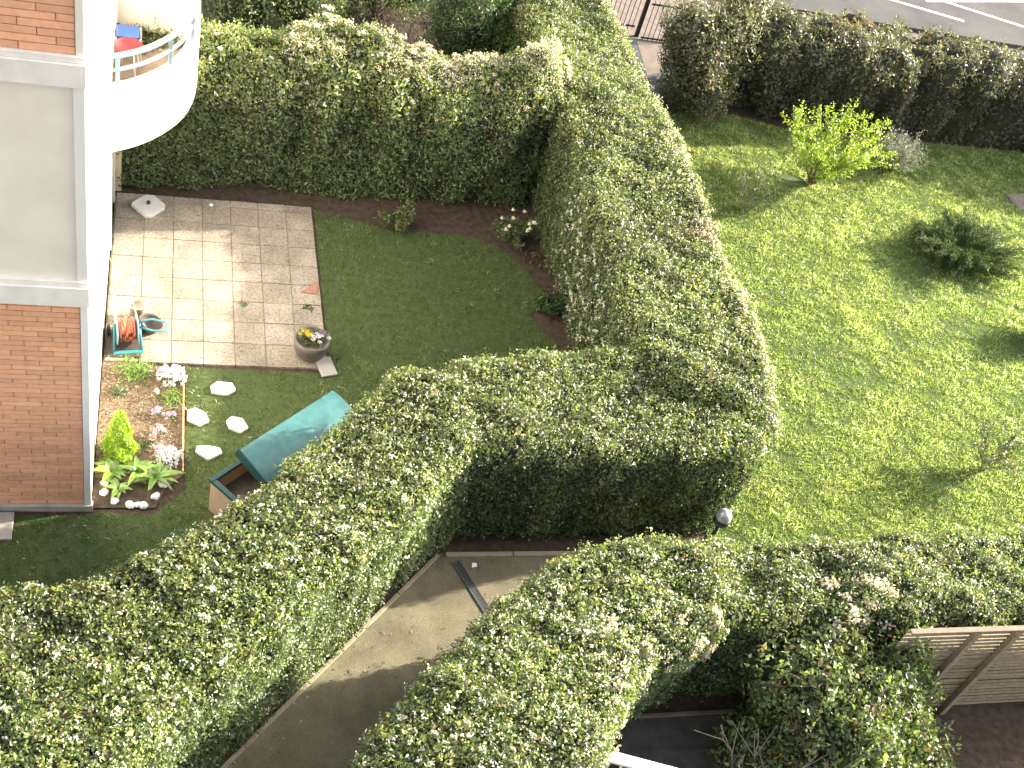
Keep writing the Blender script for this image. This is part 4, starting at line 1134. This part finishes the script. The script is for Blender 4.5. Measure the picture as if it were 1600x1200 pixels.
# slatted fence
FX0, FX1, FY = 9.3, 17.5, 6.86
fence = thing('wooden_fence', (FX0, FY, 0), 'brown wooden fence of close horizontal slats below the near hedge', 'fence')
slat_me = MB().box(0, 1.0, -.009, .009, -.027, .027).mesh('slat', M['wood'], .003)
for px_ in (0.0, 1.66, 3.32, 4.98, 6.64):
    for r in range(24):
        o = link('slat', slat_me, fence)
        o.location = (px_, random.uniform(-.004, .004), .14 + r * .086); o.scale = (1.655, 1, 1)
        o.rotation_euler = (random.uniform(-.10, .02), 0, random.uniform(-.002, .002))
for px_ in (1.02, 1.66, 3.32, 4.98, 6.64, 8.2):
    MB().box(px_ - .04, px_ + .04, -.095, -.016, 0, 2.19).build('post', M['wood'], fence, .005)
MB().box(-.03, FX1 - FX0 + .05, -.10, -.02, 2.195, 2.225).build('cap_rail', M['wood_cap'], fence, .005)
# white rail of the near terrace
t = thing('white_railing', (5.25, 5.72, 0), 'white painted railing at the terrace end beside the path hedge', 'railing')
a_ = math.atan2(-.33, .95)
T = Matrix.Rotation(a_, 4, 'Z')
MB().box(-.25, 1.9, -.07, .07, 1.45, 1.49, T).build('top_rail', M['white_paint'], t, .004)
MB().box(-.25, 1.9, -.02, .02, .25, .29, T).build('bottom_rail', M['white_paint'], t)
for i in range(15): MB().box(-.2 + i * .145, -.18 + i * .145, -.012, .012, .292, 1.448, T).build('baluster', M['white_paint'], t)
for x in (-.22, 1.85): MB().box(x - .03, x + .03, -.03, .03, 0, 1.447, T).build('post', M['white_paint'], t)

# ------------------------------------------------------------------ path and lawn fittings
t = thing('drain_grate', (4.40, 9.02, .018), 'grey slotted drain grate set across the path', 'drain', rz=math.atan2(8.55 - 9.48, 4.58 - 4.22))
MB().box(-.50, .50, -.06, .06, -.012, 0.001).build('channel', M['dark_hole'], t)
for s in (-1, 1): MB().box(-.50, .50, .054*s - .008, .054*s + .008, 0.001, .012).build('frame', M['steel'], t)
bar = MB().box(-.006, .006, -.045, .045, .002, .010).mesh('bar', M['steel'])
for i in range(34): link('bar', bar, t, loc=(-.485 + i * .0294, 0, 0))
tag(MB().prism([(-.05,-.02),(.03,-.04),(.06,.01),(.0,.04)], 0, .006).build('litter', M['white_paint'], loc=(4.47, 9.42, .02), rot=(.1, .05, .5)), 'scrap of white litter on the shaded head of the path', 'litter')
t = thing('garden_lamp', (8.07, 9.58, .46), 'dark garden lamp with a shiny dome at the hedge corner by the lawn', 'lamp')
MB().tube([(0, 0, -.46), (0, 0, .36)], .028, 10).build('post', M['lamp_dark'], t)
MB().lathe([(.05, .34), (.12, .36), (.13, .44), (.11, .46), (0, .46)], 20).build('body', M['lamp_dark'], t)
MB().lathe([(.115, .462), (.118, .50), (.10, .56), (.06, .60), (0, .615)], 20).build('dome', M['chrome'], t)
t = thing('manhole_cover', (19.45, 19.5, .012), 'pinkish square manhole cover at the shaded edge of the large lawn', 'manhole cover', rz=.1)
MB().box(-.36, .36, -.30, .30, 0, .03).build('frame', M['manhole'], t, .008)
MB().box(-.30, .30, -.24, .24, .03, .038).build('lid', M['manhole'], t, .003)
sheet('soil_patch', [(9.35, 18.1), (10.2, 18.0), (10.6, 18.5), (9.9, 18.9), (9.3, 18.8)], 0.016, M['bed_soil'])

# fallen leaves and petals blown along the path and patio
def scatter(poly, n, zz, seed_edges=None):
    P0 = np.array(poly, float); lo, hi = P0.min(0), P0.max(0)
    x = rng.uniform(lo[0], hi[0], n * 3); y = rng.uniform(lo[1], hi[1], n * 3)
    k = inside(P0, x, y); x, y = x[k], y[k]
    d, _, _ = edge_dist(P0, x, y)
    k = rng.random(len(x)) < np.exp(-d / .28) + .10
    x, y = x[k][:n], y[k][:n]
    return np.stack([x, y, np.full(len(x), zz)], 1)
P = np.concatenate([scatter([(.5, 6.1), (4.02, 9.6), (5.4, 9.6), (5.0, 8.4), (2.2, 5.4)], 260, .024), scatter([(-.6, 13.2), (2.66, 13.2), (2.66, 17.2), (-.6, 17.2)], 160, .05), scatter(LAWN_L, 260, .05)])
cs = np.array([(.16,.11,.05), (.22,.18,.08), (.10,.12,.04), (.40,.37,.30), (.12,.07,.04)])[rng.integers(0, 5, len(P))]
V, lo_, st, tt = leaf_geo(P, np.tile([0, 0, 1.], (len(P), 1)), rng.uniform(.025, .05, len(P)), .02, cs, spread=.3, up_bias=0)
tag(link('fallen_leaves', np_mesh('fallen_leaves', V, lo_, st, M['petal'], tt)), kind='stuff')

# iron gate by the street
def iron_panel(loc, w, rz, label, cat='gate', zb_=.10, zt_=1.35):
    t = thing('iron_fence_panel', loc, label, cat, rz=rz)
    for z in (zb_, zt_ - .12): MB().box(0, w, -.015, .015, z, z + .04).build('rail', M['iron'], t)
    nb = int(w / .115)
    bm_ = MB().tube([(0, 0, zb_ - .04), (0, 0, zt_)], .010, 5).mesh('bar', M['iron'])
    for i in range(nb): link('bar', bm_, t, loc=((i + .5) * w / nb, 0.0, 0))
    return t
t = tag(MB().box(-.045, .045, -.045, .045, 0, 1.6).build('gate_post', M['iron'], loc=(11.1, 24.98, 0), bevel=.006), 'thick black iron post between the two railing panels', 'post')
iron_panel((8.9, 25.2, 0), 2.15, -.03, 'black iron railing panel to the left of the thick post', 'railing', .16, 1.5)
iron_panel((11.17, 24.86, 0), 1.0, -.02, 'black iron gate panel to the right of the thick post', 'gate', .04, 1.05)
